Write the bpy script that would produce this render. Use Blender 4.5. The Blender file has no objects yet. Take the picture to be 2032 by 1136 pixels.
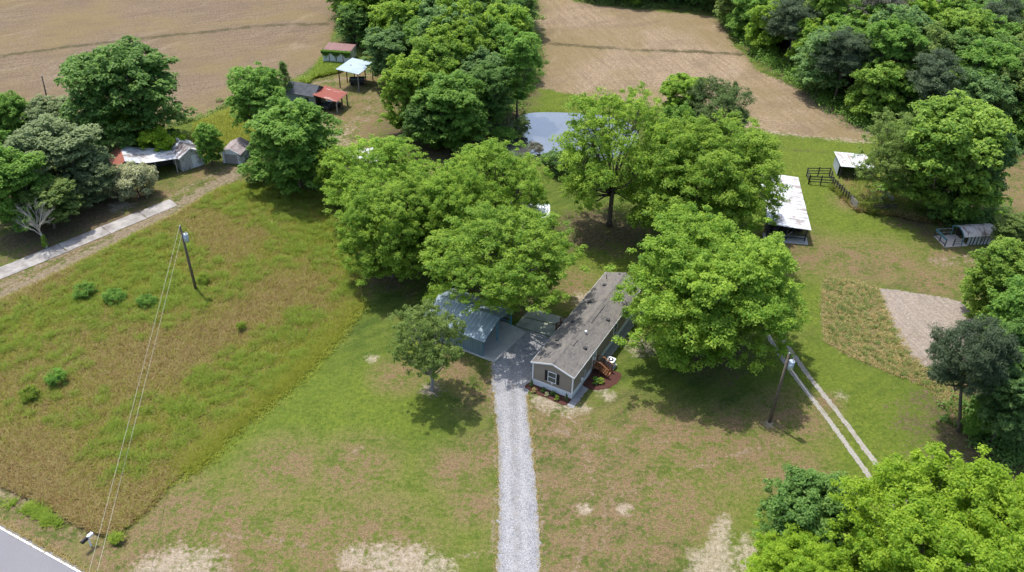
import bpy, math, random
import numpy as np

# ------------------------------------------------------------------ camera, sky, sun, exposure
scene = bpy.context.scene
COL = scene.collection
FPX, TH, RO, HC = 1700.0, math.radians(36), math.radians(-1.2), 60.0
FW = np.array([0, math.cos(TH), -math.sin(TH)])
D0 = np.array([0, -math.sin(TH), -math.cos(TH)])
X0 = np.array([1.0, 0, 0])
RX = math.cos(RO)*X0 + math.sin(RO)*D0
DN = -math.sin(RO)*X0 + math.cos(RO)*D0
from mathutils import Matrix, Vector
cam = bpy.data.cameras.new('camera')
cam.sensor_width = 36.0
cam.lens = FPX/2032*36.0
cam.clip_start = 0.5
cam.clip_end = 20000
camo = bpy.data.objects.new('camera', cam)
COL.objects.link(camo)
m = Matrix(((RX[0], -DN[0], -FW[0], 0), (RX[1], -DN[1], -FW[1], 0), (RX[2], -DN[2], -FW[2], HC), (0, 0, 0, 1)))
camo.matrix_world = m
scene.camera = camo

SUN_EL, SUN_AZ = 68.0, math.atan2(-0.66, 0.75)        # azimuth measured from +Y towards +X
world = bpy.data.worlds.new("World")
scene.world = world
world.use_nodes = True
wn = world.node_tree
sky = wn.nodes.new('ShaderNodeTexSky')
sky.sky_type = 'NISHITA'
sky.sun_disc = False
sky.sun_elevation = math.radians(SUN_EL)
sky.sun_rotation = SUN_AZ
sky.air_density = 1.0
sky.dust_density = 2.5
sky.ozone_density = 1.0
bg = wn.nodes['Background']
bg.inputs['Strength'].default_value = 0.15
wn.links.new(sky.outputs[0], bg.inputs['Color'])
sl = bpy.data.lights.new('sun', 'SUN')
sl.energy = 2.75
sl.angle = math.radians(0.55)
sl.color = (1.0, 0.965, 0.90)
so = bpy.data.objects.new('sun', sl)
COL.objects.link(so)
sd = Vector((math.sin(SUN_AZ)*math.cos(math.radians(SUN_EL)), math.cos(SUN_AZ)*math.cos(math.radians(SUN_EL)), math.sin(math.radians(SUN_EL))))
so.rotation_euler = sd.to_track_quat('Z', 'Y').to_euler()
scene.view_settings.view_transform = 'Standard'
scene.view_settings.look = 'None'
scene.view_settings.exposure = 0.86
scene.view_settings.gamma = 1.0
scene.render.resolution_x = 1024
scene.render.resolution_y = 572

# ------------------------------------------------------------------ survey helpers
def G(u, v, z=0.0):
    """ground (or height z) point seen at a photo pixel -> world x, y"""
    r = FPX*FW + (u-1016)*RX + (v-568)*DN
    k = (HC-z)/-r[2]
    return (float(r[0]*k), float(r[1]*k))
def P(x, y, z=0.0):
    p = np.array([x, y, z-HC]); d = p@FW
    return 1016+FPX*(p@RX)/d, 568+FPX*(p@DN)/d, d
def HT(ub, vb, vt):
    b = G(ub, vb); lo, hi = 0.0, 45.0
    for _ in range(36):
        mid = (lo+hi)/2
        if P(b[0], b[1], mid)[1] > vt: lo = mid
        else: hi = mid
    return lo
def GL(pts, z=0.0): return [G(u, v, z) for u, v in pts]

# ------------------------------------------------------------------ object helpers
def thing(name, label, cat, loc=(0, 0, 0), rz=0.0, group=None, kind=None):
    o = bpy.data.objects.new(name, None)
    o.empty_display_size = 0.5
    COL.objects.link(o)
    o.location = loc; o.rotation_euler = (0, 0, rz)
    o['label'] = label; o['category'] = cat
    if group: o['group'] = group
    if kind: o['kind'] = kind
    return o
def tag(o, label=None, cat=None, group=None, kind=None):
    if label: o['label'] = label
    if cat: o['category'] = cat
    if group: o['group'] = group
    if kind: o['kind'] = kind
    return o

class MB:
    def __init__(s): s.v = []; s.f = []
    def quad(s, a, b, c, d):
        n = len(s.v); s.v += [a, b, c, d]; s.f.append((n, n+1, n+2, n+3)); return s
    def box(s, x0, x1, y0, y1, z0, z1):
        n = len(s.v)
        s.v += [(x0,y0,z0),(x1,y0,z0),(x1,y1,z0),(x0,y1,z0),(x0,y0,z1),(x1,y0,z1),(x1,y1,z1),(x0,y1,z1)]
        for q in ((0,3,2,1),(4,5,6,7),(0,1,5,4),(1,2,6,5),(2,3,7,6),(3,0,4,7)): s.f.append(tuple(n+i for i in q))
        return s
    def bar(s, p, q, w, h=None):
        h = h or w
        p = Vector(p); q = Vector(q); d = (q-p).normalized()
        up = Vector((0,0,1)) if abs(d.z) < 0.95 else Vector((0,1,0))
        sx = d.cross(up).normalized()*w/2; sz = sx.cross(d).normalized()*h/2
        n = len(s.v)
        for e in (p, q):
            for a, b in ((-1,-1),(1,-1),(1,1),(-1,1)): s.v.append(tuple(e+sx*a+sz*b))
        for qd in ((0,1,2,3),(7,6,5,4),(0,4,5,1),(1,5,6,2),(2,6,7,3),(3,7,4,0)): s.f.append(tuple(n+i for i in qd))
        return s
    def tube(s, pts, rad, n=8):
        pts = [Vector(p) for p in pts]
        if not hasattr(rad, '__len__'): rad = [rad]*len(pts)
        base = len(s.v)
        d0 = (pts[-1]-pts[0]).normalized()
        ref = Vector((0,0,1)) if abs(d0.z) < 0.8 else Vector((1,0,0))
        for i, p in enumerate(pts):
            d = (pts[min(i+1, len(pts)-1)]-pts[max(i-1, 0)]).normalized()
            a = d.cross(ref).normalized(); b = d.cross(a)
            for k in range(n):
                t = 2*math.pi*k/n
                s.v.append(tuple(p+(a*math.cos(t)+b*math.sin(t))*rad[i]))
        for i in range(len(pts)-1):
            for k in range(n):
                s.f.append((base+i*n+k, base+i*n+(k+1)%n, base+(i+1)*n+(k+1)%n, base+(i+1)*n+k))
        s.f.append(tuple(base+k for k in range(n))[::-1])
        s.f.append(tuple(base+(len(pts)-1)*n+k for k in range(n)))
        return s
    def prism(s, poly, z0, z1):
        n = len(s.v); k = len(poly)
        s.v += [(x, y, z0) for x, y in poly]+[(x, y, z1) for x, y in poly]
        s.f.append(tuple(range(n, n+k))[::-1]); s.f.append(tuple(range(n+k, n+2*k)))
        for i in range(k):
            j = (i+1) % k
            s.f.append((n+i, n+j, n+k+j, n+k+i))
        return s
    def slab(s, a, b, c, d, t):
        """thick sheet: top corners a,b,c,d; thickness t downwards"""
        n = len(s.v)
        for q in (a, b, c, d): s.v.append((q[0], q[1], q[2]-t))
        for q in (a, b, c, d): s.v.append(tuple(q))
        for q in ((0,3,2,1),(4,5,6,7),(0,1,5,4),(1,2,6,5),(2,3,7,6),(3,0,4,7)): s.f.append(tuple(n+i for i in q))
        return s
    def extx(s, prof, x0, x1):
        """profile of (y,z) points extruded along x"""
        n = len(s.v); k = len(prof)
        s.v += [(x0, y, z) for y, z in prof]+[(x1, y, z) for y, z in prof]
        s.f.append(tuple(range(n, n+k))); s.f.append(tuple(range(n+k, n+2*k))[::-1])
        for i in range(k):
            j = (i+1) % k
            s.f.append((n+i, n+k+i, n+k+j, n+j))
        return s
    def exty(s, prof, y0, y1):
        n = len(s.v); k = len(prof)
        s.v += [(x, y0, z) for x, z in prof]+[(x, y1, z) for x, z in prof]
        s.f.append(tuple(range(n, n+k))); s.f.append(tuple(range(n+k, n+2*k))[::-1])
        for i in range(k):
            j = (i+1) % k
            s.f.append((n+i, n+k+i, n+k+j, n+j))
        return s
    def build(s, name, mat, parent=None, smooth=False, bevel=0):
        me = bpy.data.meshes.new(name)
        me.from_pydata(s.v, [], s.f); me.validate()
        import bmesh
        bm = bmesh.new(); bm.from_mesh(me); bmesh.ops.recalc_face_normals(bm, faces=bm.faces); bm.to_mesh(me); bm.free()
        me.materials.append(mat)
        if smooth: me.polygons.foreach_set('use_smooth', [True]*len(me.polygons))
        o = bpy.data.objects.new(name, me); COL.objects.link(o)
        if parent: o.parent = parent
        if bevel:
            b = o.modifiers.new('bevel', 'BEVEL'); b.width = bevel; b.segments = 1
        return o

# ------------------------------------------------------------------ material helpers
class N:
    def __init__(s, name, rough=0.85, spec=0.25):
        s.m = bpy.data.materials.new(name); s.m.use_nodes = True
        s.t = s.m.node_tree; s.b = s.t.nodes['Principled BSDF']
        s.b.inputs['Roughness'].default_value = rough
        s.b.inputs['Specular IOR Level'].default_value = spec
        s.pos = None
    def nd(s, t): return s.t.nodes.new(t)
    def set(s, sock, v):
        if isinstance(v, (int, float)): sock.default_value = v
        elif isinstance(v, tuple): sock.default_value = v if len(v) == len(sock.default_value) else (*v, 1.0)
        else: s.t.links.new(v, sock)
    def obj(s): return s.nd('ShaderNodeTexCoord').outputs['Object']
    def wpos(s):
        if s.pos is None: s.pos = s.nd('ShaderNodeNewGeometry').outputs['Position']
        return s.pos
    def mapping(s, vec, scale=(1,1,1), rot=0.0, loc=(0,0,0)):
        if rot and tuple(scale) != (1,1,1): vec = s.mapping(vec, (1,1,1), rot); rot = 0.0
        n = s.nd('ShaderNodeMapping'); s.set(n.inputs['Vector'], vec)
        n.inputs['Scale'].default_value = scale; n.inputs['Rotation'].default_value = (0,0,rot); n.inputs['Location'].default_value = loc
        return n.outputs[0]
    def noise(s, vec, scale, detail=4, rough=0.55, dist=0.0):
        n = s.nd('ShaderNodeTexNoise'); s.set(n.inputs['Vector'], vec)
        n.inputs['Scale'].default_value = scale; n.inputs['Detail'].default_value = detail
        n.inputs['Roughness'].default_value = rough; n.inputs['Distortion'].default_value = dist
        return n.outputs['Fac']
    def vor(s, vec, scale, feat='F1', out='Distance'):
        n = s.nd('ShaderNodeTexVoronoi'); n.feature = feat; s.set(n.inputs['Vector'], vec)
        n.inputs['Scale'].default_value = scale
        return n.outputs[out]
    def rng(s, x, a, b, c=0.0, d=1.0):
        n = s.nd('ShaderNodeMapRange'); s.set(n.inputs['Value'], x)
        for k, v in zip(('From Min','From Max','To Min','To Max'), (a,b,c,d)): n.inputs[k].default_value = v
        return n.outputs[0]
    def mix(s, f, a, b, mode='MIX'):
        n = s.nd('ShaderNodeMix'); n.data_type = 'RGBA'; n.blend_type = mode
        s.set(n.inputs['Factor'], f)
        s.set(n.inputs[6], a); s.set(n.inputs[7], b)
        return n.outputs[2]
    def math(s, op, a, b=0.0, clamp=False):
        n = s.nd('ShaderNodeMath'); n.operation = op; n.use_clamp = clamp
        s.set(n.inputs[0], a); s.set(n.inputs[1], b)
        return n.outputs[0]
    def attr(s, name):
        n = s.nd('ShaderNodeAttribute'); n.attribute_name = name
        return n.outputs['Fac']
    def sep(s, vec, k):
        n = s.nd('ShaderNodeSeparateXYZ'); s.set(n.inputs[0], vec); return n.outputs[k]
    def bump(s, h, strength=0.5, dist=0.05):
        n = s.nd('ShaderNodeBump'); s.set(n.inputs['Height'], h)
        n.inputs['Strength'].default_value = strength; n.inputs['Distance'].default_value = dist
        s.t.links.new(n.outputs[0], s.b.inputs['Normal'])
    def base(s, c): s.set(s.b.inputs['Base Color'], c); return s.m

def mottled(name, c1, c2, scale=2.0, rough=0.85, spec=0.2, fine=0.25, metallic=0.0, bump=0.2):
    n = N(name, rough, spec); o = n.obj()
    a = n.rng(n.noise(o, scale, 5, 0.6), 0.3, 0.7)
    c = n.mix(a, c1, c2)
    f = n.rng(n.noise(o, scale*11, 3, 0.6), 0.3, 0.7, 1-fine, 1+fine*0.6)
    c = n.mix(1.0, c, f, 'MULTIPLY')
    n.b.inputs['Metallic'].default_value = metallic
    if bump: n.bump(n.noise(o, scale*9, 4), bump, 0.03)
    return n.base(c)

def ribbed(name, c1, c2, pitch=0.3, axis=0, rough=0.45, metallic=0.25, rust=None, rustamt=0.5, streak=6.0, depth=0.02, seam=0.0):
    """sheet metal / siding: ribs repeat along `axis`, stains run along the other one"""
    n = N(name, rough, 0.4); o = n.obj()
    sc = [0.5, 0.5, 0.5]; sc[axis] = streak
    st = n.noise(n.mapping(o, tuple(sc)), 1.0, 4, 0.6)
    big = n.noise(o, 0.5, 4, 0.6)
    f = n.rng(n.math('ADD', n.math('MULTIPLY', st, 0.6), n.math('MULTIPLY', big, 0.4)), 0.36, 0.64)
    c = n.mix(f, c1, c2)
    w = n.math('SINE', n.math('MULTIPLY', n.sep(o, axis), 2*math.pi/pitch))
    rib = n.rng(w, 0.72, 0.95, 0, 1)
    c = n.mix(n.math('MULTIPLY', rib, 0.25), c, tuple(x*0.55 for x in c1))
    if seam:
        ax2 = 1 if axis == 0 else 0
        w2 = n.math('SINE', n.math('MULTIPLY', n.sep(o, ax2), 2*math.pi/seam))
        c = n.mix(n.rng(w2, 0.985, 1.0, 0, 0.5), c, tuple(x*0.4 for x in c1))
    if rust:
        r = n.rng(n.noise(n.mapping(o, tuple(0.6 if k != axis else 1.4 for k in range(3)), loc=(3.1,1.7,0)), 0.9, 6, 0.65), 0.62-0.28*rustamt, 0.70-0.25*rustamt)
        rc = n.mix(n.noise(o, 4.0, 4), rust, tuple(x*0.6 for x in rust))
        c = n.mix(r, c, rc)
    n.b.inputs['Metallic'].default_value = metallic
    n.bump(w, 0.6, depth)
    return n.base(c)

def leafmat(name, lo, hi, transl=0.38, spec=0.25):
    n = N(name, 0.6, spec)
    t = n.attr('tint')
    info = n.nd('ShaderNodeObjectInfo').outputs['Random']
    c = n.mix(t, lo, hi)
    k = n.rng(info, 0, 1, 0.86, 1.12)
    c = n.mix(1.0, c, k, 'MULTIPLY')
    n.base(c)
    tr = n.nd('ShaderNodeBsdfTranslucent')
    n.set(tr.inputs['Color'], n.mix(0.5, c, tuple(min(1, x*1.5) for x in hi)))
    ms = n.nd('ShaderNodeMixShader'); ms.inputs[0].default_value = transl
    n.t.links.new(n.b.outputs[0], ms.inputs[1]); n.t.links.new(tr.outputs[0], ms.inputs[2])
    n.t.links.new(ms.outputs[0], n.t.nodes['Material Output'].inputs['Surface'])
    return n.m

LM = dict(
    lime=leafmat('leaf_lime', (.130,.255,.016), (.38,.52,.045), .50),
    bright=leafmat('leaf_bright', (.090,.210,.022), (.36,.50,.066), .50),
    mid=leafmat('leaf_mid', (.080,.195,.030), (.27,.44,.078), .48),
    dark=leafmat('leaf_dark', (.062,.145,.030), (.19,.32,.070), .44),
    teal=leafmat('leaf_blue_green', (.080,.170,.050), (.235,.370,.110), .42),
    grey=leafmat('leaf_grey_green', (.110,.165,.070), (.30,.37,.165), .40),
    silver=leafmat('leaf_silver', (.26,.27,.13), (.52,.54,.31), .34),
    olive=leafmat('leaf_olive', (.100,.175,.036), (.275,.365,.095), .42),
    fresh=leafmat('leaf_fresh', (.090,.195,.026), (.31,.44,.070), .46),
    cedar=leafmat('leaf_cedar', (.055,.100,.026), (.145,.215,.060), .30),
    pine=leafmat('needle_pine', (.050,.082,.040), (.125,.175,.085), .26),
    brownpine=leafmat('needle_brown', (.130,.135,.092), (.25,.24,.175), .28),
    weed=leafmat('leaf_weed', (.14,.235,.025), (.34,.42,.06), .46),
    straw=leafmat('leaf_straw', (.32,.26,.10), (.52,.43,.20), .42),
    reddish=leafmat('leaf_reddish', (.215,.150,.056), (.36,.245,.100), .42),
    meadowgrass=leafmat('leaf_meadow', (.20,.235,.022), (.40,.42,.070), .48),
)
BARK = mottled('bark', (.085,.065,.05), (.17,.145,.12), 3.0, fine=.4)
BARKG = mottled('bark_grey', (.20,.18,.16), (.33,.31,.29), 3.0, fine=.4)
DEADWOOD = mottled('dead_wood', (.32,.29,.26), (.48,.45,.42), 3.0)

# ------------------------------------------------------------------ ground masks
def sdist(X, Y, poly):
    """signed distance to polygon, positive inside"""
    d = np.full(X.shape, 1e9, np.float32); ins = np.zeros(X.shape, bool)
    n = len(poly)
    for i in range(n):
        ax, ay = poly[i]; bx, by = poly[(i+1) % n]
        ex, ey = bx-ax, by-ay
        t = np.clip(((X-ax)*ex+(Y-ay)*ey)/(ex*ex+ey*ey+1e-9), 0, 1)
        d = np.minimum(d, np.hypot(X-ax-t*ex, Y-ay-t*ey))
        c = ((ay > Y) != (by > Y)) & (X < ex*(Y-ay)/(ey if ey else 1e-9)+ax)
        ins ^= c
    return np.where(ins, d, -d)
def ldist(X, Y, line):
    d = np.full(X.shape, 1e9, np.float32)
    for (ax, ay), (bx, by) in zip(line[:-1], line[1:]):
        ex, ey = bx-ax, by-ay
        t = np.clip(((X-ax)*ex+(Y-ay)*ey)/(ex*ex+ey*ey+1e-9), 0, 1)
        d = np.minimum(d, np.hypot(X-ax-t*ex, Y-ay-t*ey))
    return d
def smooth_line(pts, n=8):
    out = []
    pts = [pts[0]]+list(pts)+[pts[-1]]
    for i in range(1, len(pts)-2):
        p0, p1, p2, p3 = [np.array(p, float) for p in pts[i-1:i+3]]
        for k in range(n):
            t = k/n
            out.append(tuple(0.5*((2*p1)+(-p0+p2)*t+(2*p0-5*p1+4*p2-p3)*t*t+(-p0+3*p1-3*p2+p3)*t**3)))
    out.append(tuple(pts[-1]))
    return out
def offset_line(line, d):
    out = []
    for i, p in enumerate(line):
        a = np.array(line[max(i-1, 0)]); b = np.array(line[min(i+1, len(line)-1)])
        t = (b-a)/(np.linalg.norm(b-a)+1e-9)
        out.append((p[0]-t[1]*d, p[1]+t[0]*d))
    return out

MEADOW = GL([(-500,1010),(-500,820),(-200,690),(0,597),(120,540),(245,478),(345,428),(430,376),(480,362),(560,372),(640,388),(690,450),(722,540),(708,610),(640,690),(560,762),(470,838),(370,930),(285,1022),(222,1064),(165,1050),(80,996),(0,962),(-200,900)])
FIELD_L = GL([(-900,300),(-300,262),(0,230),(100,232),(200,262),(330,250),(400,236),(450,207),(480,196),(540,170),(600,148),(640,112),(655,80),(668,40),(680,-40),(640,-200),(-1600,-200),(-1600,300)])
FIELD_R = GL([(1020,-140),(1022,0),(1035,50),(1060,110),(1056,172),(1150,190),(1250,205),(1330,220),(1440,238),(1500,258),(1600,272),(1720,282),(1730,262),(1650,205),(1560,165),(1500,140),(1480,108),(1455,92),(1440,62),(1425,34),(1300,22),(1160,8),(1100,-8),(1060,-140)])
POND = smooth_line(GL([(1006,252),(1024,232),(1062,221),(1160,223),(1215,231),(1250,242),(1268,268),(1248,298),(1190,318),(1100,320),(1050,312),(1000,302),(972,282),(985,264),(1006,252)]), 6)[:-1]
STUB = GL([(1636,550),(1690,556),(1742,570),(1775,640),(1812,705),(1850,745),(1930,800),(1990,870),(1965,895),(1905,840),(1840,770),(1760,738),(1690,710),(1635,678),(1628,610)])
TILL = GL([(1742,570),(1790,578),(1870,590),(1925,603),(1965,660),(2000,720),(1900,740),(1812,722),(1780,668)])
ROUGHR = GL([(2000,300),(2120,290),(2160,420),(2040,440),(1985,400),(1960,350)])
PEN = GL([(1650,372),(1700,352),(1750,345),(1800,380),(1850,420),(1880,450),(1780,430),(1700,420)])
DRIVE = smooth_line(GL([(984,1250),(985,1136),(990,1000),(989,900),(984,830),(977,770),(974,714)]), 6) + \
        GL([(1033,655),(1024,648),(1096,671)]) + [tuple(np.array(G(1057,762))+np.array([5.0,8.8]))] + \
        smooth_line(GL([(1055,764),(1047,785),(1050,830),(1056,880),(1063,960),(1070,1050),(1072,1136),(1074,1250)]), 6)

class Masks:
    pass
def eval_masks(X, Y):
    M = {}
    r = lambda sd, R: np.clip(0.5+sd/(2*R), 0, 1)
    M['meadow'] = r(sdist(X, Y, MEADOW), 1.5)
    M['field'] = r(np.maximum(sdist(X, Y, FIELD_L), sdist(X, Y, FIELD_R)), 1.4)
    M['stubble'] = r(sdist(X, Y, STUB), 0.7)
    M['tilled'] = r(sdist(X, Y, TILL), 0.5)
    def stroke(lines, w): 
        d = np.full(X.shape, 1e9, np.float32)
        for l in lines: d = np.minimum(d, ldist(X, Y, l)-w)
        return d
    # worn dirt
    lane = smooth_line(GL([(-200,680),(0,592),(120,532),(240,470),(345,414),(420,370),(480,340)]))
    d1 = stroke([lane], 1.1)
    d1b = stroke([offset_line(lane, 2.4)], 0.35)
    rutsR = stroke([smooth_line(GL([(1860,527),(1940,518),(1985,508),(2040,500)])), smooth_line(GL([(1840,518),(1900,512),(1960,500),(2010,494)]))], 0.15)
    loopL = smooth_line(GL([(640,262),(690,258),(735,232),(752,205),(735,180),(700,172)]))
    dl = stroke([loopL, offset_line(loopL, 1.6)], 0.1)
    lane2 = stroke([smooth_line(GL([(585,175),(640,163),(690,156),(740,150)]))], 0.25)
    worn = [smooth_line(GL([(1065,805),(1150,880),(1175,960),(1160,1050),(1140,1140)])), smooth_line(GL([(1090,800),(1185,880),(1212,960),(1200,1050),(1185,1140)])), smooth_line(GL([(1075,850),(1200,870),(1320,880),(1420,920)])), smooth_line(GL([(250,1080),(420,1060),(620,1085),(800,1105),(985,1100)])), smooth_line(GL([(640,925),(720,890),(790,860)])), smooth_line(GL([(1200,1000),(1300,960),(1450,905),(1560,880)]))]
    dw = stroke(worn, 0.0)
    edge = np.minimum(np.abs(sdist(X, Y, DRIVE)+0.25)-0.12, 9)
    M['dirt'] = np.maximum.reduce([r(-d1, 1.0), r(-d1b, .8)*.85, r(-rutsR, .6), r(-dl, .7)*.8, r(-lane2, .8), r(-edge, .5)*.75, r(-dw, .55)*.62,
        r(sdist(X, Y, GL([(-60,925),(0,930),(100,985),(190,1040),(180,1060),(90,1030),(0,985),(-60,960)])), 1.5)*.85,
        r(-stroke([GL([(712,604),(640,694),(560,766),(470,842),(372,934)])], 0.05), .5)*.7])
    # pale sand / gravel spill
    def blobs(L, amp=1.0):
        out = np.zeros(X.shape, np.float32)
        for u, v, a in L:
            x, y = G(u, v); out = np.maximum(out, amp*np.clip(1-np.hypot(X-x, Y-y)/(2*a), 0, 1))
        return out
    M['sand'] = np.maximum.reduce([
        blobs([(1100,800,1.1),(1125,808,.9),(1070,792,.7),(1155,592,.9),(1270,684,1.3),(1282,688,1),(738,712,.5),(705,1108,1.0),(760,1112,1.4),(820,1120,1.4),(860,1130,1.2),(790,1125,1.5),(300,1135,1.2),(350,1120,1.5),(400,1112,1.1),(375,1140,2),(1205,785,.6),(1190,768,.7),(1160,810,.5),(240,410,1.2),(1670,785,.5),(1240,1010,.5),(1160,1010,.5),(858,772,.8),(1525,842,.35),(1385,1110,.8),(1490,1100,.8),(1000,735,.2)]),
        r(sdist(X, Y, GL([(560,232),(600,224),(640,236),(700,258),(690,285),(640,280)])), 2.5)*.5,
        r(sdist(X, Y, GL([(1424,1042),(1438,1026),(1449,1052),(1454,1090),(1456,1136),(1452,1230),(1335,1230),(1352,1150),(1385,1105),(1410,1080)])), .7),
        r(sdist(X, Y, GL([(1464,1075),(1474,1058),(1486,1085),(1500,1140),(1500,1230),(1466,1230)])), .6)*.8,
        r(-np.abs(sdist(X, Y, FIELD_R))+.3, 1.2)*.62*(Y < 133)])
    M['dry'] = np.maximum.reduce([
        blobs([(1110,870,4.5),(1180,930,5),(1085,950,2.5),(1095,1050,3.5),(1130,1120,5),(1180,1100,4),(1120,1010,5),(1260,950,4),(1250,1060,5),(1330,1000,4),(1150,1110,4),(1350,880,4),(1440,900,4),(1480,870,3.5),(1290,860,3.5),(960,900,2),(940,1000,2),(900,930,2.2),(1575,830,3),(1560,930,3),(960,780,2.2),(900,735,2),(790,745,2),(1640,800,1.2),(720,1100,5),(640,1070,3),(420,1060,4.5),(350,1040,4),(500,1090,4),(300,1090,4),(240,1090,3),(560,930,3),(700,930,3),(100,1060,3),(60,1020,3),(1600,500,4),(1680,520,4),(1760,520,4),(1560,510,3),(1850,560,3),(1900,525,4),(1960,540,4),(1130,570,3),(300,410,5),(200,460,4),(420,345,4),(130,500,4),(60,540,4),(250,430,4),(700,150,4),(650,180,4),(720,205,5),(700,250,6),(740,160,4),(660,230,5),(1690,400,2)]),
        r(sdist(X, Y, ROUGHR), 3)])
    M['lush'] = blobs([(650,850,6),(500,960,7),(760,800,5),(820,1000,6),(580,1000,6),(900,1060,4),(700,1000,6),(1500,1000,5),(1680,900,6),(1600,750,5),(1750,850,6),(1400,960,4),(1180,560,5),(1150,540,4),(1690,440,7),(1600,330,6),(1590,400,6),(1800,470,6),(1570,600,4),(1090,200,8),(1180,200,7),(1600,300,6),(1700,300,6),(1840,470,5),(840,700,2),(1060,190,5),(1600,550,4),(1250,480,3),(600,720,3),(420,320,4)])
    M['litter'] = np.maximum.reduce([
        blobs([(1230,462,4),(1180,470,3.5),(1150,450,3),(1190,440,3),(880,300,6),(960,290,5),(820,270,5),(180,430,4),(120,450,4),(220,400,3.5),(60,470,4),(1890,430,6),(1830,430,4),(1930,440,6),(1925,860,5),(1980,880,6),(1990,800,6),(780,540,3.5),(1000,590,3),(860,775,.9),(1400,700,3.2),(1775,405,2),(20,420,5),(700,85,3),(1740,400,2.5)]),
        r(sdist(X, Y, [(42,230),(42,184),(48,152),(55,129),(68,120),(140,118),(140,260)]), 4),
        r(sdist(X, Y, [(14,232),(14.5,190),(44,184.5),(48,232)]), 3),
        r(sdist(X, Y, [(-37,230),(-36,172),(-29,160),(-24,152),(-20,136),(-15,124),(-8,121),(1,126),(3,140),(2,175),(2,230)]), 4)])
    M['ditch'] = np.maximum(r(-stroke([smooth_line(GL([(1058,84),(1130,90),(1250,99),(1370,103),(1475,108)]))], 0.6), .8),
        np.maximum(r(-stroke([smooth_line(GL([(-60,122),(0,112),(90,100),(170,90),(250,80),(330,72),(420,63),(520,52),(650,48)]))], 0.5), 1.0),
                   r(-stroke([smooth_line(GL([(1400,296),(1500,290),(1600,300),(1700,306),(1760,300)]))], .2), .7)*.8))
    return M
MASKN = ['meadow','field','stubble','tilled','dirt','sand','dry','lush','litter','ditch']

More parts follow.
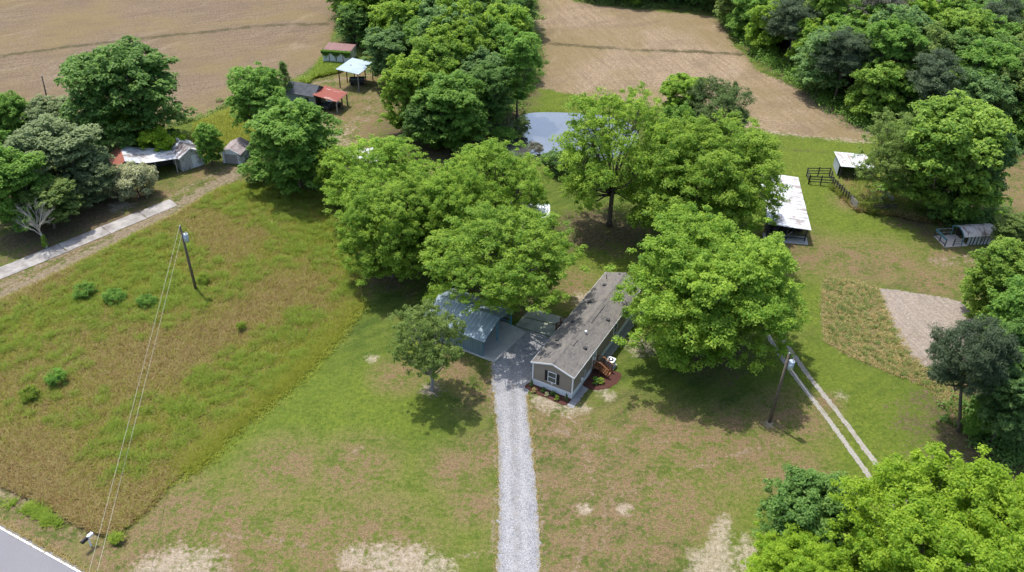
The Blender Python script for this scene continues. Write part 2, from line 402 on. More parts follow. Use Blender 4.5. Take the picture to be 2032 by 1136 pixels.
def ground_material():
    n = N('ground_cover', 0.95, 0.1)
    w = n.wpos()
    n2 = n.noise(w, 0.09, 5, 0.6); n3 = n.noise(w, 0.45, 5, 0.62, 0.4); n4 = n.noise(w, 2.2, 5, 0.68); n5 = n.noise(w, 7.5, 3, 0.7)
    streak = n.noise(n.mapping(w, (.13, .8, 1), math.radians(-35)), 1.0, 4, 0.6)
    def sharp(name, gain=4.0, amp=0.9, nz=None):
        a = n.attr(name)
        j = n.math('MULTIPLY', n.math('SUBTRACT', nzA, 0.5), amp)
        k = n.math('MULTIPLY', n.math('SUBTRACT', nzB, 0.5), amp*.8)
        q = n.math('ADD', n.math('MULTIPLY', n.math('ADD', n.math('ADD', n.math('SUBTRACT', a, 0.5), j), k), gain), 0.5, True)
        return n.math('MULTIPLY', q, n.rng(a, 0.0, 0.22))
    nzA = n.rng(n4, .3, .7); nzB = n.rng(n3, .3, .7)
    # mown lawn
    c = n.mix(n.rng(n3, .34, .66), (.060,.092,.015), (.112,.148,.024))
    c = n.mix(n.rng(n2, .40, .62, 0, .55), c, (.122,.148,.028))
    c = n.mix(n.rng(streak, .42, .64, 0, .75), c, (.042,.074,.013))
    c = n.mix(n.rng(n.noise(w, .22, 6, .7, .8), .54, .66, 0, .4), c, (.145,.135,.050))
    c = n.mix(n.rng(n4, .52, .75, 0, .35), c, (.120,.108,.042))
    lush = n.math('MULTIPLY', n.rng(n.attr('lush'), 0.0, 0.6), n.rng(n3, .3, .62, .4, .95))
    c = n.mix(lush, c, n.mix(n.rng(n4, .35, .65), (.072,.112,.014), (.148,.182,.026)))
    dz = n.math('ADD', n.math('MULTIPLY', n.rng(n3, .3, .7), .45), n.math('MULTIPLY', n.rng(n4, .3, .7), .55))
    dry = n.math('MULTIPLY', n.rng(n.attr('dry'), .0, .7), n.rng(dz, .32, .60, .10, .95))
    c = n.mix(dry, c, n.mix(n.rng(n5, .35, .65), (.140,.092,.048), (.225,.158,.094)))
    sp = n.rng(n.noise(w, 1.1, 6, .75), .66, .73)
    c = n.mix(n.math('MULTIPLY', sp, .3), c, (.19,.16,.10))
    # meadow
    mz = n.noise(w, .28, 6, .68, .6)
    mc = n.mix(n.rng(mz, .36, .56), (.170,.135,.052), (.125,.150,.022))
    mc = n.mix(n.rng(n.sep(w, 1), 64, 92, 0, .40), mc, (.125,.150,.022))
    mc = n.mix(n.rng(n.noise(w, .16, 5, .6), .49, .60, 0, .65), mc, (.175,.112,.042))
    mc = n.mix(n.rng(n.noise(w, .9, 5, .7, .5), .50, .60, 0, .8), mc, (.068,.112,.014))
    mc = n.mix(n.rng(n.noise(w, .6, 6, .75), .54, .64, 0, .8), mc, (.26,.20,.135))
    mc = n.mix(n.rng(n4, .50, .62, 0, .6), mc, (.165,.175,.030))
    mc = n.mix(n.rng(n.noise(w, 3.3, 3, .7), .52, .70, 0, .6), mc, (.19,.185,.045))
    c = n.mix(sharp('meadow', 3.2, .55), c, mc)
    # cut grain fields
    fl = n.noise(n.mapping(w, (.12, 1.3, 1), math.radians(-25)), 1.0, 5, .7)
    fr = n.noise(n.mapping(w, (.10, 1.2, 1), math.radians(-108)), 1.0, 5, .7)
    isr = n.rng(n.sep(w, 0), -4, -3.5)
    fs = n.nd('ShaderNodeMix'); fs.data_type = 'FLOAT'
    n.set(fs.inputs['Factor'], isr); n.set(fs.inputs[2], fl); n.set(fs.inputs[3], fr); fs = fs.outputs[0]
    fb = n.mix(isr, (.098,.070,.046), (.150,.108,.068)); fh = n.mix(isr, (.225,.168,.108), (.335,.256,.165))
    fc = n.mix(n.rng(n.math('ADD', n.math('MULTIPLY', fs, .38), n.math('MULTIPLY', n4, .62)), .38, .62), fb, fh)
    fc = n.mix(n.rng(n.noise(w, .05, 5, .6, .5), .44, .60, 0, .75), fc, n.mix(n4, (.215,.165,.060), (.14,.105,.058)))
    fc = n.mix(n.rng(n.noise(n.mapping(w, (.35, 1, 1), math.radians(-20)), .13, 5, .65, .8), .50, .66, 0, .45), fc, (.115,.078,.056))
    fc = n.mix(n.rng(n.noise(n.mapping(w, (.3, 1, 1), math.radians(-60)), .16, 6, .7, 1.0), .56, .70, 0, .35), fc, (.32,.26,.185))
    fc = n.mix(n.rng(n.noise(w, 1.3, 6, .8), .52, .62, 0, .5), fc, (.115,.085,.060))
    fc = n.mix(n.rng(n5, .50, .70, 0, .45), fc, (.33,.265,.18))
    c = n.mix(sharp('field', 4, .6), c, fc)
    sc = n.mix(n.rng(n4, .38, .62), (.125,.105,.050), (.205,.170,.092))
    sc = n.mix(n.rng(n3, .42, .60, 0, .7), sc, (.095,.115,.022))
    c = n.mix(sharp('stubble', 4, .6), c, sc)
    tr = n.noise(n.mapping(w, (.10, 2.2, 1), math.radians(-108)), 1.0, 4, .7)
    tc = n.mix(n.rng(n.math('ADD', n.math('MULTIPLY', tr, .5), n.math('MULTIPLY', n4, .5)), .40, .60), (.225,.190,.155), (.310,.262,.218))
    tc = n.mix(n.rng(n3, .58, .70, 0, .5), tc, (.165,.140,.085))
    c = n.mix(sharp('tilled', 5, .4), c, tc)
    c = n.mix(sharp('ditch', 2.6, .9), c, n.mix(n.rng(n4, .4, .6), (.050,.048,.024), (.105,.088,.046)))
    c = n.mix(n.math('MULTIPLY', sharp('litter', 2.4, .9), .85), c, n.mix(n.rng(n4, .38, .62), (.062,.044,.028), (.135,.098,.066)))
    c = n.mix(n.math('MULTIPLY', sharp('dirt', 2.4, .9), .8), c, n.mix(n.rng(n4, .35, .65), (.150,.115,.075), (.260,.210,.150)))
    c = n.mix(n.math('MULTIPLY', sharp('sand', 1.5, .9), .72), c, n.mix(n.rng(n4, .35, .65), (.27,.215,.15), (.40,.345,.27)))
    c = n.mix(1.0, c, n.rng(n.noise(w, 3.0, 6, .85), .36, .64, .74, 1.24), 'MULTIPLY')
    g = n.rng(n.noise(w, 8.0, 4, .8), .32, .68, .62, 1.36)
    c = n.mix(1.0, c, g, 'MULTIPLY')
    n.bump(n.math('ADD', n.math('MULTIPLY', n5, .5), n4), .9, .16)
    return n.base(c)
GM = ground_material()

xs = np.concatenate([[-9000,-3000,-1000,-400,-200,-150], np.arange(-128, 128.1, 0.42), [150,200,400,1000,3000,9000]]).astype(np.float32)
ys = [36.0]
while ys[-1] < 222: ys.append(ys[-1]+0.30*(ys[-1]/60))
ys = np.concatenate([[-9000,-1000,-200,0,20,30], ys, [240,280,400,1000,3000,9000]]).astype(np.float32)
NX, NY = len(xs), len(ys)
GX, GY = np.meshgrid(xs, ys)
GMASK = eval_masks(GX, GY)
psd = sdist(GX, GY, POND)
GZ = -0.75*np.clip((psd+0.9)/2.2, 0, 1)**1.5
ROAD_LINE = (np.array(G(0, 1047)), np.array(G(160, 1136)))
rd = (ROAD_LINE[1]-ROAD_LINE[0]); rd = rd/np.linalg.norm(rd); rn = np.array([-rd[1], rd[0]])   # rn points away from the road
def seg(pn): return (pn-ROAD_LINE[0])@rn
dr = (GX-ROAD_LINE[0][0])*rn[0]+(GY-ROAD_LINE[0][1])*rn[1]
GZ = GZ - 0.45*np.exp(-((dr-3.9)/1.0)**2)*(GX < -31.5)
# slight swell in the open fields and the turf
#GZ = GZ + 0.05*np.sin(GX*.55+1.3*np.sin(GY*.31))*np.cos(GY*.47)*(GMASK['meadow'] > .5)

def grid_object(name, mask, dz, mat):
    """mesh of the grid cells whose mask is > 0.5 (mask None = whole sheet)"""
    idx = np.arange(NX*NY).reshape(NY, NX)
    q = np.stack([idx[:-1,:-1], idx[:-1,1:], idx[1:,1:], idx[1:,:-1]], -1).reshape(-1, 4)
    if mask is not None:
        mk = (mask.reshape(-1)[q] > .5).all(1); q = q[mk]
        used, inv = np.unique(q, return_inverse=True); q = inv.reshape(q.shape)
    else: used = np.arange(NX*NY)
    me = bpy.data.meshes.new(name)
    co = np.stack([GX.ravel()[used], GY.ravel()[used], GZ.ravel()[used]+dz], -1).astype(np.float32)
    me.vertices.add(len(co)); me.vertices.foreach_set('co', co.ravel())
    me.loops.add(q.size); me.loops.foreach_set('vertex_index', q.ravel().astype(np.int32))
    me.polygons.add(len(q)); me.polygons.foreach_set('loop_start', np.arange(0, q.size, 4, dtype=np.int32))
    me.polygons.foreach_set('loop_total', np.full(len(q), 4, np.int32))
    me.polygons.foreach_set('use_smooth', np.ones(len(q), bool))
    me.update(calc_edges=True)
    for k in MASKN:
        a = me.attributes.new(k, 'FLOAT', 'POINT'); a.data.foreach_set('value', GMASK[k].ravel()[used].astype(np.float32))
    me.materials.append(mat)
    o = bpy.data.objects.new(name, me); COL.objects.link(o); o['kind'] = 'structure'
    return o
grid_object('ground', None, 0, GM)
grid_object('meadow', GMASK['meadow'], .006, GM)
fm = GMASK['field']
grid_object('stubble_field', fm*(GX < -6), .006, GM)
grid_object('stubble_field', fm*(GX > -6), .006, GM)
grid_object('garden_plot', GMASK['stubble']*(GMASK['tilled'] < .5), .006, GM)
grid_object('tilled_plot', GMASK['tilled'], .010, GM)
dm = np.clip(0.5-(ldist(GX, GY, smooth_line(GL([(-200,680),(0,592),(120,532),(240,470),(345,414),(420,370),(480,340)])))-1.3), 0, 1)*(GMASK['meadow'] < .5)
grid_object('dirt_lane', dm, .010, GM)

# ------------------------------------------------------------------ paved things and the pond
def strip_mesh(name, outline, z, mat, jag=0.0, seed=1, step=0.25):
    """flat sheet with a slightly ragged outline"""
    rg = random.Random(seed); pts = []
    n = len(outline)
    for i in range(n):
        a = np.array(outline[i], float); b = np.array(outline[(i+1) % n], float)
        L = np.linalg.norm(b-a); k = max(1, int(L/step)) if jag else 1
        for j in range(k):
            p = a+(b-a)*j/k
            if jag: p = p+np.array([rg.gauss(0, jag), rg.gauss(0, jag)])
            pts.append((float(p[0]), float(p[1]), z))
    import bmesh
    bm = bmesh.new(); vs = [bm.verts.new(p) for p in pts]; f = bm.faces.new(vs)
    bmesh.ops.triangulate(bm, faces=[f]); bmesh.ops.recalc_face_normals(bm, faces=bm.faces)
    me = bpy.data.meshes.new(name); bm.to_mesh(me); bm.free()
    if sum(p.normal.z for p in me.polygons) < 0: me.flip_normals()
    me.materials.append(mat)
    o = bpy.data.objects.new(name, me); COL.objects.link(o); o['kind'] = 'structure'
    return o

gv = N('gravel', .9, .2); w = gv.wpos()
gc = gv.vor(w, 19.0, out='Color')
gf = gv.rng(gv.sep(gc, 0), .1, .95)
gcol = gv.mix(gf, (.125,.125,.132), (.335,.335,.35))
gcol = gv.mix(gv.rng(gv.noise(w, 3.0, 5, .7), .55, .75, 0, .5), gcol, (.36,.31,.26))
gcol = gv.mix(gv.rng(gv.noise(w, .5, 4, .6), .45, .7, 0, .3), gcol, (.42,.41,.41))
pa, pb = G(1028, 1136), G(1018, 800)
kx = (pb[0]-pa[0])/(pb[1]-pa[1])
off = gv.math('SUBTRACT', gv.sep(w, 0), gv.math('ADD', gv.math('MULTIPLY', gv.math('SUBTRACT', gv.sep(w, 1), pa[1]), kx), pa[0]))
off = gv.math('ADD', off, gv.math('MULTIPLY', gv.math('SUBTRACT', gv.noise(w, .35, 3), .5), .6))
rut = gv.rng(gv.math('ABSOLUTE', gv.math('SUBTRACT', gv.math('ABSOLUTE', off), .72)), .12, .42, .75, 0)
gcol = gv.mix(rut, gcol, gv.mix(gf, (.17,.17,.175), (.40,.397,.40)))
mid_ = gv.math('MULTIPLY', gv.rng(gv.math('ABSOLUTE', off), .1, .4, .5, 0), gv.rng(gv.noise(w, 1.2, 5, .7), .42, .62))
gcol = gv.mix(mid_, gcol, (.20,.185,.15))
gv.bump(gv.vor(w, 19.0), .5, .03); GRAVEL = gv.base(gcol)
strip_mesh('gravel_driveway', DRIVE, .02, GRAVEL, .07, 3, .22)

rtm = N('track_gravel', .9, .2); w = rtm.wpos()
rc = rtm.mix(rtm.rng(rtm.noise(w, 6, 4, .8), .35, .65), (.20,.185,.155), (.36,.34,.31))
rc = rtm.mix(rtm.rng(rtm.noise(w, 1.0, 5, .7), .50, .66, 0, .7), rc, (.17,.16,.075)); TRACKM = rtm.base(rc)
trk = smooth_line(GL([(1440,560),(1478,590),(1512,622),(1545,680),(1590,745),(1650,822),(1700,890),(1740,945),(1790,1010),(1850,1090),(1900,1180)]))
for s_ in (-.72, .72):
    ln = offset_line(trk, s_)
    a = offset_line(ln, -.27); b = offset_line(ln, .27)
    strip_mesh('gravel_track', a+b[::-1], .016 if s_ < 0 else .018, TRACKM, .035, 7+int(s_*10), .14)

cn = N('old_concrete', .9, .2); w = cn.wpos()
cc = cn.mix(cn.rng(cn.noise(w, .5, 5, .65), .38, .62), (.20,.185,.17), (.37,.35,.325))
cc = cn.mix(cn.rng(cn.noise(w, 3, 5, .7), .52, .70, 0, .6), cc, (.22,.19,.165))
cn.bump(cn.noise(w, 8, 4), .3, .02); CONC_OLD = cn.base(cc)
c1 = np.array(G(-6, 546)); c2 = np.array(G(345, 402)); cd = (c2-c1)/np.linalg.norm(c2-c1); cnr = np.array([-cd[1], cd[0]])
LT = np.linalg.norm(c2-c1)
cuts = [-3.5, .012, .34, .585, .805, 1.0]
for i in range(5):
    a0 = cuts[i]*LT+.04 if i else -7.0; a1 = cuts[i+1]*LT-.04
    if i == 0: a1 = .0*LT+.3
    wv = [1.25, 1.28, 1.2, 1.22, 1.15][i]
    p = [c1+cd*a0-cnr*wv, c1+cd*a1-cnr*wv, c1+cd*a1+cnr*wv, c1+cd*a0+cnr*wv]
    strip_mesh('concrete_strip', [tuple(q) for q in p], .05, CONC_OLD, .035, 20+i, .5)

am = N('asphalt', .85, .3); w = am.wpos()
ac = am.mix(am.rng(am.noise(w, 20, 3, .8), .3, .7), (.15,.148,.158), (.22,.218,.23))
ac = am.mix(am.rng(am.noise(w, .4, 4), .4, .7, 0, .35), ac, (.16,.155,.165)); ASPH = am.base(ac)
WHITE_LINE = mottled('road_paint', (.72,.72,.72), (.82,.82,.82), 4)
def rp(t, d): q = ROAD_LINE[0]+rd*t+rn*d; return (float(q[0]), float(q[1]))
strip_mesh('road', [rp(-60, .25), rp(60, .25), rp(60, -7.2), rp(-60, -7.2)], .03, ASPH)
strip_mesh('road_edge_line', [rp(-60, .06), rp(60, .06), rp(60, -.10), rp(-60, -.10)], .036, WHITE_LINE)

wm = N('pond_water', .06, .5); w = wm.wpos()
wm.b.inputs['IOR'].default_value = 1.33
wm.bump(wm.noise(wm.mapping(w, (1, 1.6, 1)), 1.6, 4, .6), .10, .05)
wm.b.inputs['Metallic'].default_value = .85
wc = wm.mix(wm.rng(wm.noise(w, .12, 3), .4, .6), (.36,.36,.345), (.41,.41,.395))
WATER = wm.base(wc)
px0, py0 = min(p[0] for p in POND)-3, min(p[1] for p in POND)-3; px1, py1 = max(p[0] for p in POND)+3, max(p[1] for p in POND)+3
o = MB().quad((px0,py0,-.22),(px1,py0,-.22),(px1,py1,-.22),(px0,py1,-.22)).build('pond_water', WATER); o['kind'] = 'structure'

# ------------------------------------------------------------------ foliage generator
def mesh_from_quads(name, V, tint, mat):
    """V: (n,4,3)"""
    n = len(V); me = bpy.data.meshes.new(name)
    me.vertices.add(n*4); me.vertices.foreach_set('co', V.astype(np.float32).ravel())
    me.loops.add(n*4); me.loops.foreach_set('vertex_index', np.arange(n*4, dtype=np.int32))
    me.polygons.add(n); me.polygons.foreach_set('loop_start', np.arange(0, n*4, 4, dtype=np.int32))
    me.polygons.foreach_set('loop_total', np.full(n, 4, np.int32))
    me.update(calc_edges=True)
    a = me.attributes.new('tint', 'FLOAT', 'POINT'); a.data.foreach_set('value', np.repeat(tint, 4).astype(np.float32))
    me.materials.append(mat)
    return me
def unit(a): return a/(np.linalg.norm(a, axis=-1, keepdims=True)+1e-9)
def leaves(rg, C, Nn, L, W, droop=.0):
    n = len(C)
    t = unit(np.cross(Nn, rg.normal(size=(n, 3)))); b = unit(np.cross(Nn, t))
    L = L*rg.uniform(.65, 1.3, (n, 1)); W = W*rg.uniform(.7, 1.3, (n, 1))
    V = np.stack([C-t*L/2, C+b*W/2+t*L*.08, C+t*L/2, C-b*W/2+t*L*.08], 1)
    V[:, 2, 2] -= (L[:, 0]*droop)
    V[:, 0, 2] -= (L[:, 0]*droop*.6)
    return V
def crown(name, seed, R, H, base, nl, ncl, npl, cr, L, W, mat, shape='round', up=.55, flat=.7, shell=.55, gap=0.0, env=.32):
    """returns mesh, lobe list, cluster centres; tree stands at origin, total height H, crown radius R"""
    rg = np.random.default_rng(seed)
    z0 = H*base; hc = H-z0
    lobes = []
    k = 0; tries = 0
    while len(lobes) < nl and tries < 4000:
        tries += 1
        if shape == 'cone':
            t = (len(lobes)+.5)/nl; lr = R*(1-t*.8)*.55+.25; z = z0+hc*t*.95
            a = rg.uniform(0, 6.283); rr = R*(1-t)*.5
            lobes.append((rr*math.cos(a), rr*math.sin(a), z, lr)); continue
        lr = R*rg.uniform(.15, .38)
        a = rg.uniform(0, 6.283); rr = (R*1.06-lr)*math.sqrt(rg.uniform(0.05, 1))*(1+.10*math.sin(2*a+seed)+.08*math.sin(5*a+seed*2.3))
        z = rg.uniform(z0+lr*.5, H-lr*.8)
        zc = z0+hc*(.42 if shape != 'tall' else .5)
        e = (rr/(R-lr*.8+.01))**2+((z-zc)/((hc*.58) if z > zc else hc*.42))**2
        if e > 1.12: continue
        if e < .22 and tries < 2500: continue
        p = (rr*math.cos(a), rr*math.sin(a), z, lr)
        if any((p[0]-q[0])**2+(p[1]-q[1])**2+(p[2]-q[2])**2 < (.62*(lr+q[3])*.9)**2 for q in lobes) and tries < 2500: continue
        lobes.append(p)
    cl = []; ctint = []
    for (x, y, z, lr) in lobes:
        lt = rg.normal(0, .13)
        for _ in range(ncl):
            d = unit(rg.normal(size=3)); 
            if d[2] < -.35: d[2] *= -.6; d = unit(d)
            q = np.array([x, y, z])+d*lr*(rg.uniform(.62, 1.16) if rg.uniform() < .88 else rg.uniform(1.08, 1.26))*np.array([1, 1, .85])
            if q[2] < z0*.9: continue
            inside = any((q[0]-o_[0])**2+(q[1]-o_[1])**2+((q[2]-o_[2])/.85)**2 < (o_[3]*.62)**2 for o_ in lobes)
            if inside: continue
            if rg.uniform() < gap: continue
            cl.append(q); ctint.append(lt+rg.normal(0, .13))
    if shape != 'cone':
        n_e = int(len(cl)*env); ph = rg.uniform(0, 6.28, 8)
        for _ in range(n_e):
            d = unit(rg.normal(size=3))
            if d[2] < -.45: d[2] *= -1
            az = math.atan2(d[1], d[0]); el = math.asin(d[2])
            f = .80+.13*math.sin(2*az+ph[0])*math.cos(2*el+ph[1])+.12*math.sin(5*az+ph[2]+4*el)+.09*math.sin(9*az-7*el+ph[3])+.10*rg.normal()
            zc = z0+hc*.40
            q = np.array([d[0]*R*.97*f, d[1]*R*.97*f, zc+d[2]*f*((hc*.60) if d[2] > 0 else hc*.40)])
            if q[2] < z0*.9 or q[2] < .1 or (f < .84 and rg.uniform() < gap*1.5): continue
            cl.append(q); ctint.append(rg.normal(0, .16))
    cl = np.array(cl); ctint = np.array(ctint); m_ = len(cl)
    d = unit(rg.normal(size=(m_*npl, 3)))
    d[:, 2] = np.where(d[:, 2] < -.25, -d[:, 2]*.5, d[:, 2])
    crr = cr*rg.uniform(.45, 1.30, m_)
    rad = np.repeat(crr, npl)[:, None]*rg.uniform(shell, 1.05, (m_*npl, 1))
    C = np.repeat(cl, npl, 0)+d*rad*np.array([1, 1, flat])
    nrm = unit(d*.7+np.array([0, 0, up])+rg.normal(0, .42, (m_*npl, 3)))
    V = leaves(rg, C, nrm, L, W, .18)
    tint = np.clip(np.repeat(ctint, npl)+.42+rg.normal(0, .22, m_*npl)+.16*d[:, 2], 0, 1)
    return mesh_from_quads(name, V, tint, mat), lobes, cl
def trunk(seed, H, base, lobes, cl, r0, lean=(0, 0), twigs=5, fork=None, nlimb=99, foot=(0, 0)):
    rg = random.Random(seed); mb = MB()
    top = (lean[0], lean[1], H*(fork or (base+.16)))
    mb.tube([(foot[0], foot[1], -.1), (foot[0]*.93+lean[0]*.12, foot[1]*.93+lean[1]*.12, top[2]*.12), (foot[0]*.5+lean[0]*.5+rg.uniform(-.15,.15), foot[1]*.5+lean[1]*.5, top[2]*.55), top], [r0*1.35, r0, r0*.85, r0*.72], 9)
    for (x, y, z, lr) in lobes[:nlimb]:
        st = Vector(top)*rg.uniform(.72, 1.0)
        e = Vector((x, y, z-lr*.1))
        m1 = st.lerp(e, .45)+Vector((rg.uniform(-.4, .4), rg.uniform(-.4, .4), -.06*(e-st).length))
        if z > H*.7: st = Vector(top)*.98
        mb.tube([st, m1, e], [r0*.42, r0*.27, r0*.12], 6)
        near = sorted(cl, key=lambda q: (q[0]-x)**2+(q[1]-y)**2+(q[2]-z)**2)[:twigs*5]
        rg.shuffle(near)
        for q in near[:twigs]:
            q = Vector(q); mb.tube([m1.lerp(e, rg.uniform(.4, 1)), m1.lerp(q, .6)+Vector((0, 0, .1)), q], [r0*.10, r0*.06, r0*.03], 4)
    return mb
PROTO = {}
def proto(key, R, H, base, nl, ncl, npl, cr, L, W, r0, seed, bark=BARK, **kw):
    tk = {k: kw.pop(k) for k in ('twigs', 'fork', 'nlimb', 'lean', 'foot') if k in kw}
    me, lobes, cl = crown('crown_'+key, seed, R, H, base, nl, ncl, npl, cr, L, W, LM['mid'], **kw)
    mb = trunk(seed+7, H, base, lobes, list(cl), r0, **tk)
    tm = bpy.data.meshes.new('trunk_'+key); tm.from_pydata(mb.v, [], mb.f); tm.materials.append(bark)
    tm.polygons.foreach_set('use_smooth', [True]*len(tm.polygons)); tm.update()
    PROTO[key] = (me, tm, R, H)
#            R    H   base nl ncl npl  cr   L    W   r0  seed
proto('pecan_a', 9, 15, .12, 48, 44, 70, .70, .29, .15, .42, 11, up=.75, shell=.30, gap=.08)
proto('pecan_b', 9, 15, .12, 46, 46, 70, .70, .29, .15, .42, 23, up=.75, shell=.30, gap=.08)
proto('pecan_high', 9, 15, .38, 40, 38, 56, .66, .29, .15, .42, 29, up=.75, shell=.25, gap=.22, fork=.45, env=.25)
proto('pecan_c', 8, 14, .06, 42, 44, 68, .68, .29, .15, .38, 37, up=.75, shell=.30, gap=.08)
proto('pecan_open', 8.5, 14, .08, 44, 38, 48, .70, .30, .15, .38, 39, up=.7, shell=.25, gap=.22, twigs=8)
proto('wood_a', 5.2, 14, .16, 28, 26, 44, .64, .44, .24, .30, 41, shape='tall', up=.75)
proto('wood_b', 5.0, 14, .10, 26, 28, 44, .62, .44, .24, .28, 53, shape='tall', up=.75)
proto('wood_c', 5.6, 13, .08, 30, 26, 44, .66, .44, .24, .30, 67, up=.75)
proto('wood_d', 4.6, 15, .12, 24, 26, 42, .64, .44, .22, .26, 71, shape='tall', up=.75)
proto('edge_a', 4.6, 11, .00, 22, 26, 44, .72, .44, .24, .26, 73, shape='tall', up=.7)
proto('edge_b', 4.2, 9, .00, 20, 26, 44, .70, .42, .24, .22, 79, up=.7)
proto('vase', 7.5, 16, .12, 38, 28, 38, .80, .33, .155, .34, 83, env=.3, gap=.22, shell=.2, twigs=11, fork=.34)
proto('small_fork', 4.9, 8, .36, 24, 26, 40, .50, .23, .12, .26, 97, bark=BARKG, gap=.10, shell=.3, fork=.22, twigs=6, up=.7, env=.15)
proto('shrub', 2.6, 3.6, .02, 12, 18, 44, .50, .26, .14, .10, 103)
proto('low_bush', 1.6, 1.5, .0, 9, 12, 32, .40, .20, .11, .05, 109)
proto('garden_shrub', .34, .55, .0, 6, 8, 20, .11, .085, .05, .02, 113)
proto('cedar', 3.0, 8, .04, 16, 24, 46, .5, .24, .08, .2, 127, shape='cone', up=.9)
proto('cedar_broad', 4.6, 8, .05, 20, 26, 56, .6, .26, .09, .25, 131, up=.8)
proto('pine', 5.4, 13, .40, 22, 24, 84, .85, .40, .085, .24, 139, up=.5, gap=.12, shell=.35, lean=(.5, .3), foot=(2.6, -.6), fork=.5)
proto('pine_round', 4.8, 14, .3, 16, 22, 76, .9, .40, .09, .24, 149, shell=.4)

def tree(key, leaf, x, y, R=None, H=None, label='', cat='tree', group=None, name=None, rz=None, seed=0, z=0.0, stretch=1.0):
    me, tm, R0, H0 = PROTO[key]
    rg = random.Random(int(x*131+y*71+seed))
    R = R or R0; H = H or H0
    t = thing(name or 'tree', label, cat, (x, y, z), rg.uniform(0, 6.28) if rz is None else rz, group)
    sx = R/R0; t.scale = (sx*stretch, sx, H/H0)
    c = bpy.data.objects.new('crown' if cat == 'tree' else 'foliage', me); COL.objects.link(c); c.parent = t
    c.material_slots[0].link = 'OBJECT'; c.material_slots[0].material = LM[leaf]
    k = bpy.data.objects.new('trunk' if cat == 'tree' else 'stem', tm); COL.objects.link(k); k.parent = t
    return t
def T(key, leaf, ub, vb, vt, wpx, label, cat='tree', group=None, name=None, **kw):
    x, y = G(ub, vb); H = HT(ub, vb, vt)
    d = P(x, y, H*.5)[2]
    for _ in range(3): x += (ub-P(x, y, H*.55)[0])*d/FPX
    return tree(key, leaf, x, y, wpx/2*d/FPX, max(H, .3), label, cat, group, name, **kw)
#TREES
#OBJECTS
# ------------------------------------------------------------------ the big yard trees
T('pecan_a','bright',1413,700,468,368,'huge spreading yard tree right of the mobile home, overhanging the end of its roof',name='shade_tree')
T('pecan_b','bright',1396,476,258,314,'wide bright green tree beside the long white barn roof, behind the mobile home tree',name='shade_tree')
T('vase','bright',1222,448,186,245,'airy thin-leaved tree with dark upright branches showing, in front of the pond',name='airy_tree')
T('pecan_high','bright',1000,634,446,318,'large yard tree behind the carport with branches over its blue roof',name='shade_tree',rz=2.1)
T('pecan_open','bright',980,470,296,240,'bright green tree with bare grey stem above the small pale roof, behind the carport tree',name='shade_tree')
T('pecan_c','bright',772,550,372,215,'tall yard tree at the meadow corner, its dark trunk in view',name='shade_tree',rz=1.0)
T('pecan_open','bright',760,432,286,225,'rounded bright tree in front of the hidden white roof, left of the pond',name='shade_tree',rz=3.0)
T('pecan_c','bright',905,530,345,190,'tree filling the gap between the carport tree and dark-trunked meadow tree',name='shade_tree',rz=4.4)
T('pecan_c','bright',672,402,300,95,'small bright crown at the left edge of the yard grove beside the dark round tree',name='shade_tree',rz=5.0)
T('small_fork','olive',853,774,620,160,'small fork-trunked yard tree standing alone in front of the carport',name='forked_tree',rz=.4)
T('shrub','bright',872,622,574,70,'low leafy limb-like young tree at the back left corner of the carport roof',name='young_tree')
# left side
T('wood_c','dark',245,288,92,225,'big broad dark tree at the edge of the left field behind the sheds',name='field_edge_tree')
T('wood_d','lime',243,292,204,82,'yellow-green tree in front of the big dark field-edge tree',name='young_tree')
T('shrub','lime',308,318,256,74,'low yellow-green sapling reaching over the white lean-to roof',name='young_tree')
T('shrub','lime',352,312,268,52,'thin yellow-green sapling against the back of the white garage roof',name='young_tree')
T('wood_c','mid',413,327,247,58,'small round tree between the two white garages',name='young_tree')
T('wood_a','mid',518,292,138,130,'green tree left of the blue barn, its trunk showing below the crown',name='deciduous_tree')
T('cedar','dark',565,205,124,44,'dark pointed tree at the back left corner of the blue barn',name='evergreen_tree')
T('wood_c','mid',584,372,206,185,'dense dark round tree above the top corner of the meadow',name='deciduous_tree')
T('shrub','olive',508,362,322,60,'round shrub under the left side of the dense round tree',cat='shrub',name='shrub')
T('shrub','dark',628,372,330,50,'dark shrub under the right side of the dense round tree',cat='shrub',name='shrub')
T('wood_c','grey',108,395,246,190,'large grey-green tree left of the red shed roof',name='deciduous_tree')
T('wood_c','mid',22,300,188,90,'bright green tree behind the grey-green grove at the left edge',name='deciduous_tree')
T('wood_c','grey',100,292,196,105,'grey-green tree nearest the leaning field pole',name='deciduous_tree')
T('wood_c','mid',20,452,300,150,'green tree at the left edge behind the bare dead tree',name='deciduous_tree')
T('wood_b','olive',92,452,362,120,'low olive tree directly behind the bare dead tree',name='deciduous_tree')
T('wood_c','grey',182,402,318,110,'small grey-green tree between the big grove and the silvery bush',name='deciduous_tree')
T('wood_b','mid',-10,400,262,90,'dark green tree cut off by the left edge above the driveway strip',name='deciduous_tree')
T('shrub','silver',268,392,326,84,'silvery pale bush in front of the grey shed wall',cat='shrub',name='silver_bush')
T('shrub','silver',232,400,348,50,'smaller silvery bush left of the pale one at the shed wall',cat='shrub',name='silver_bush')
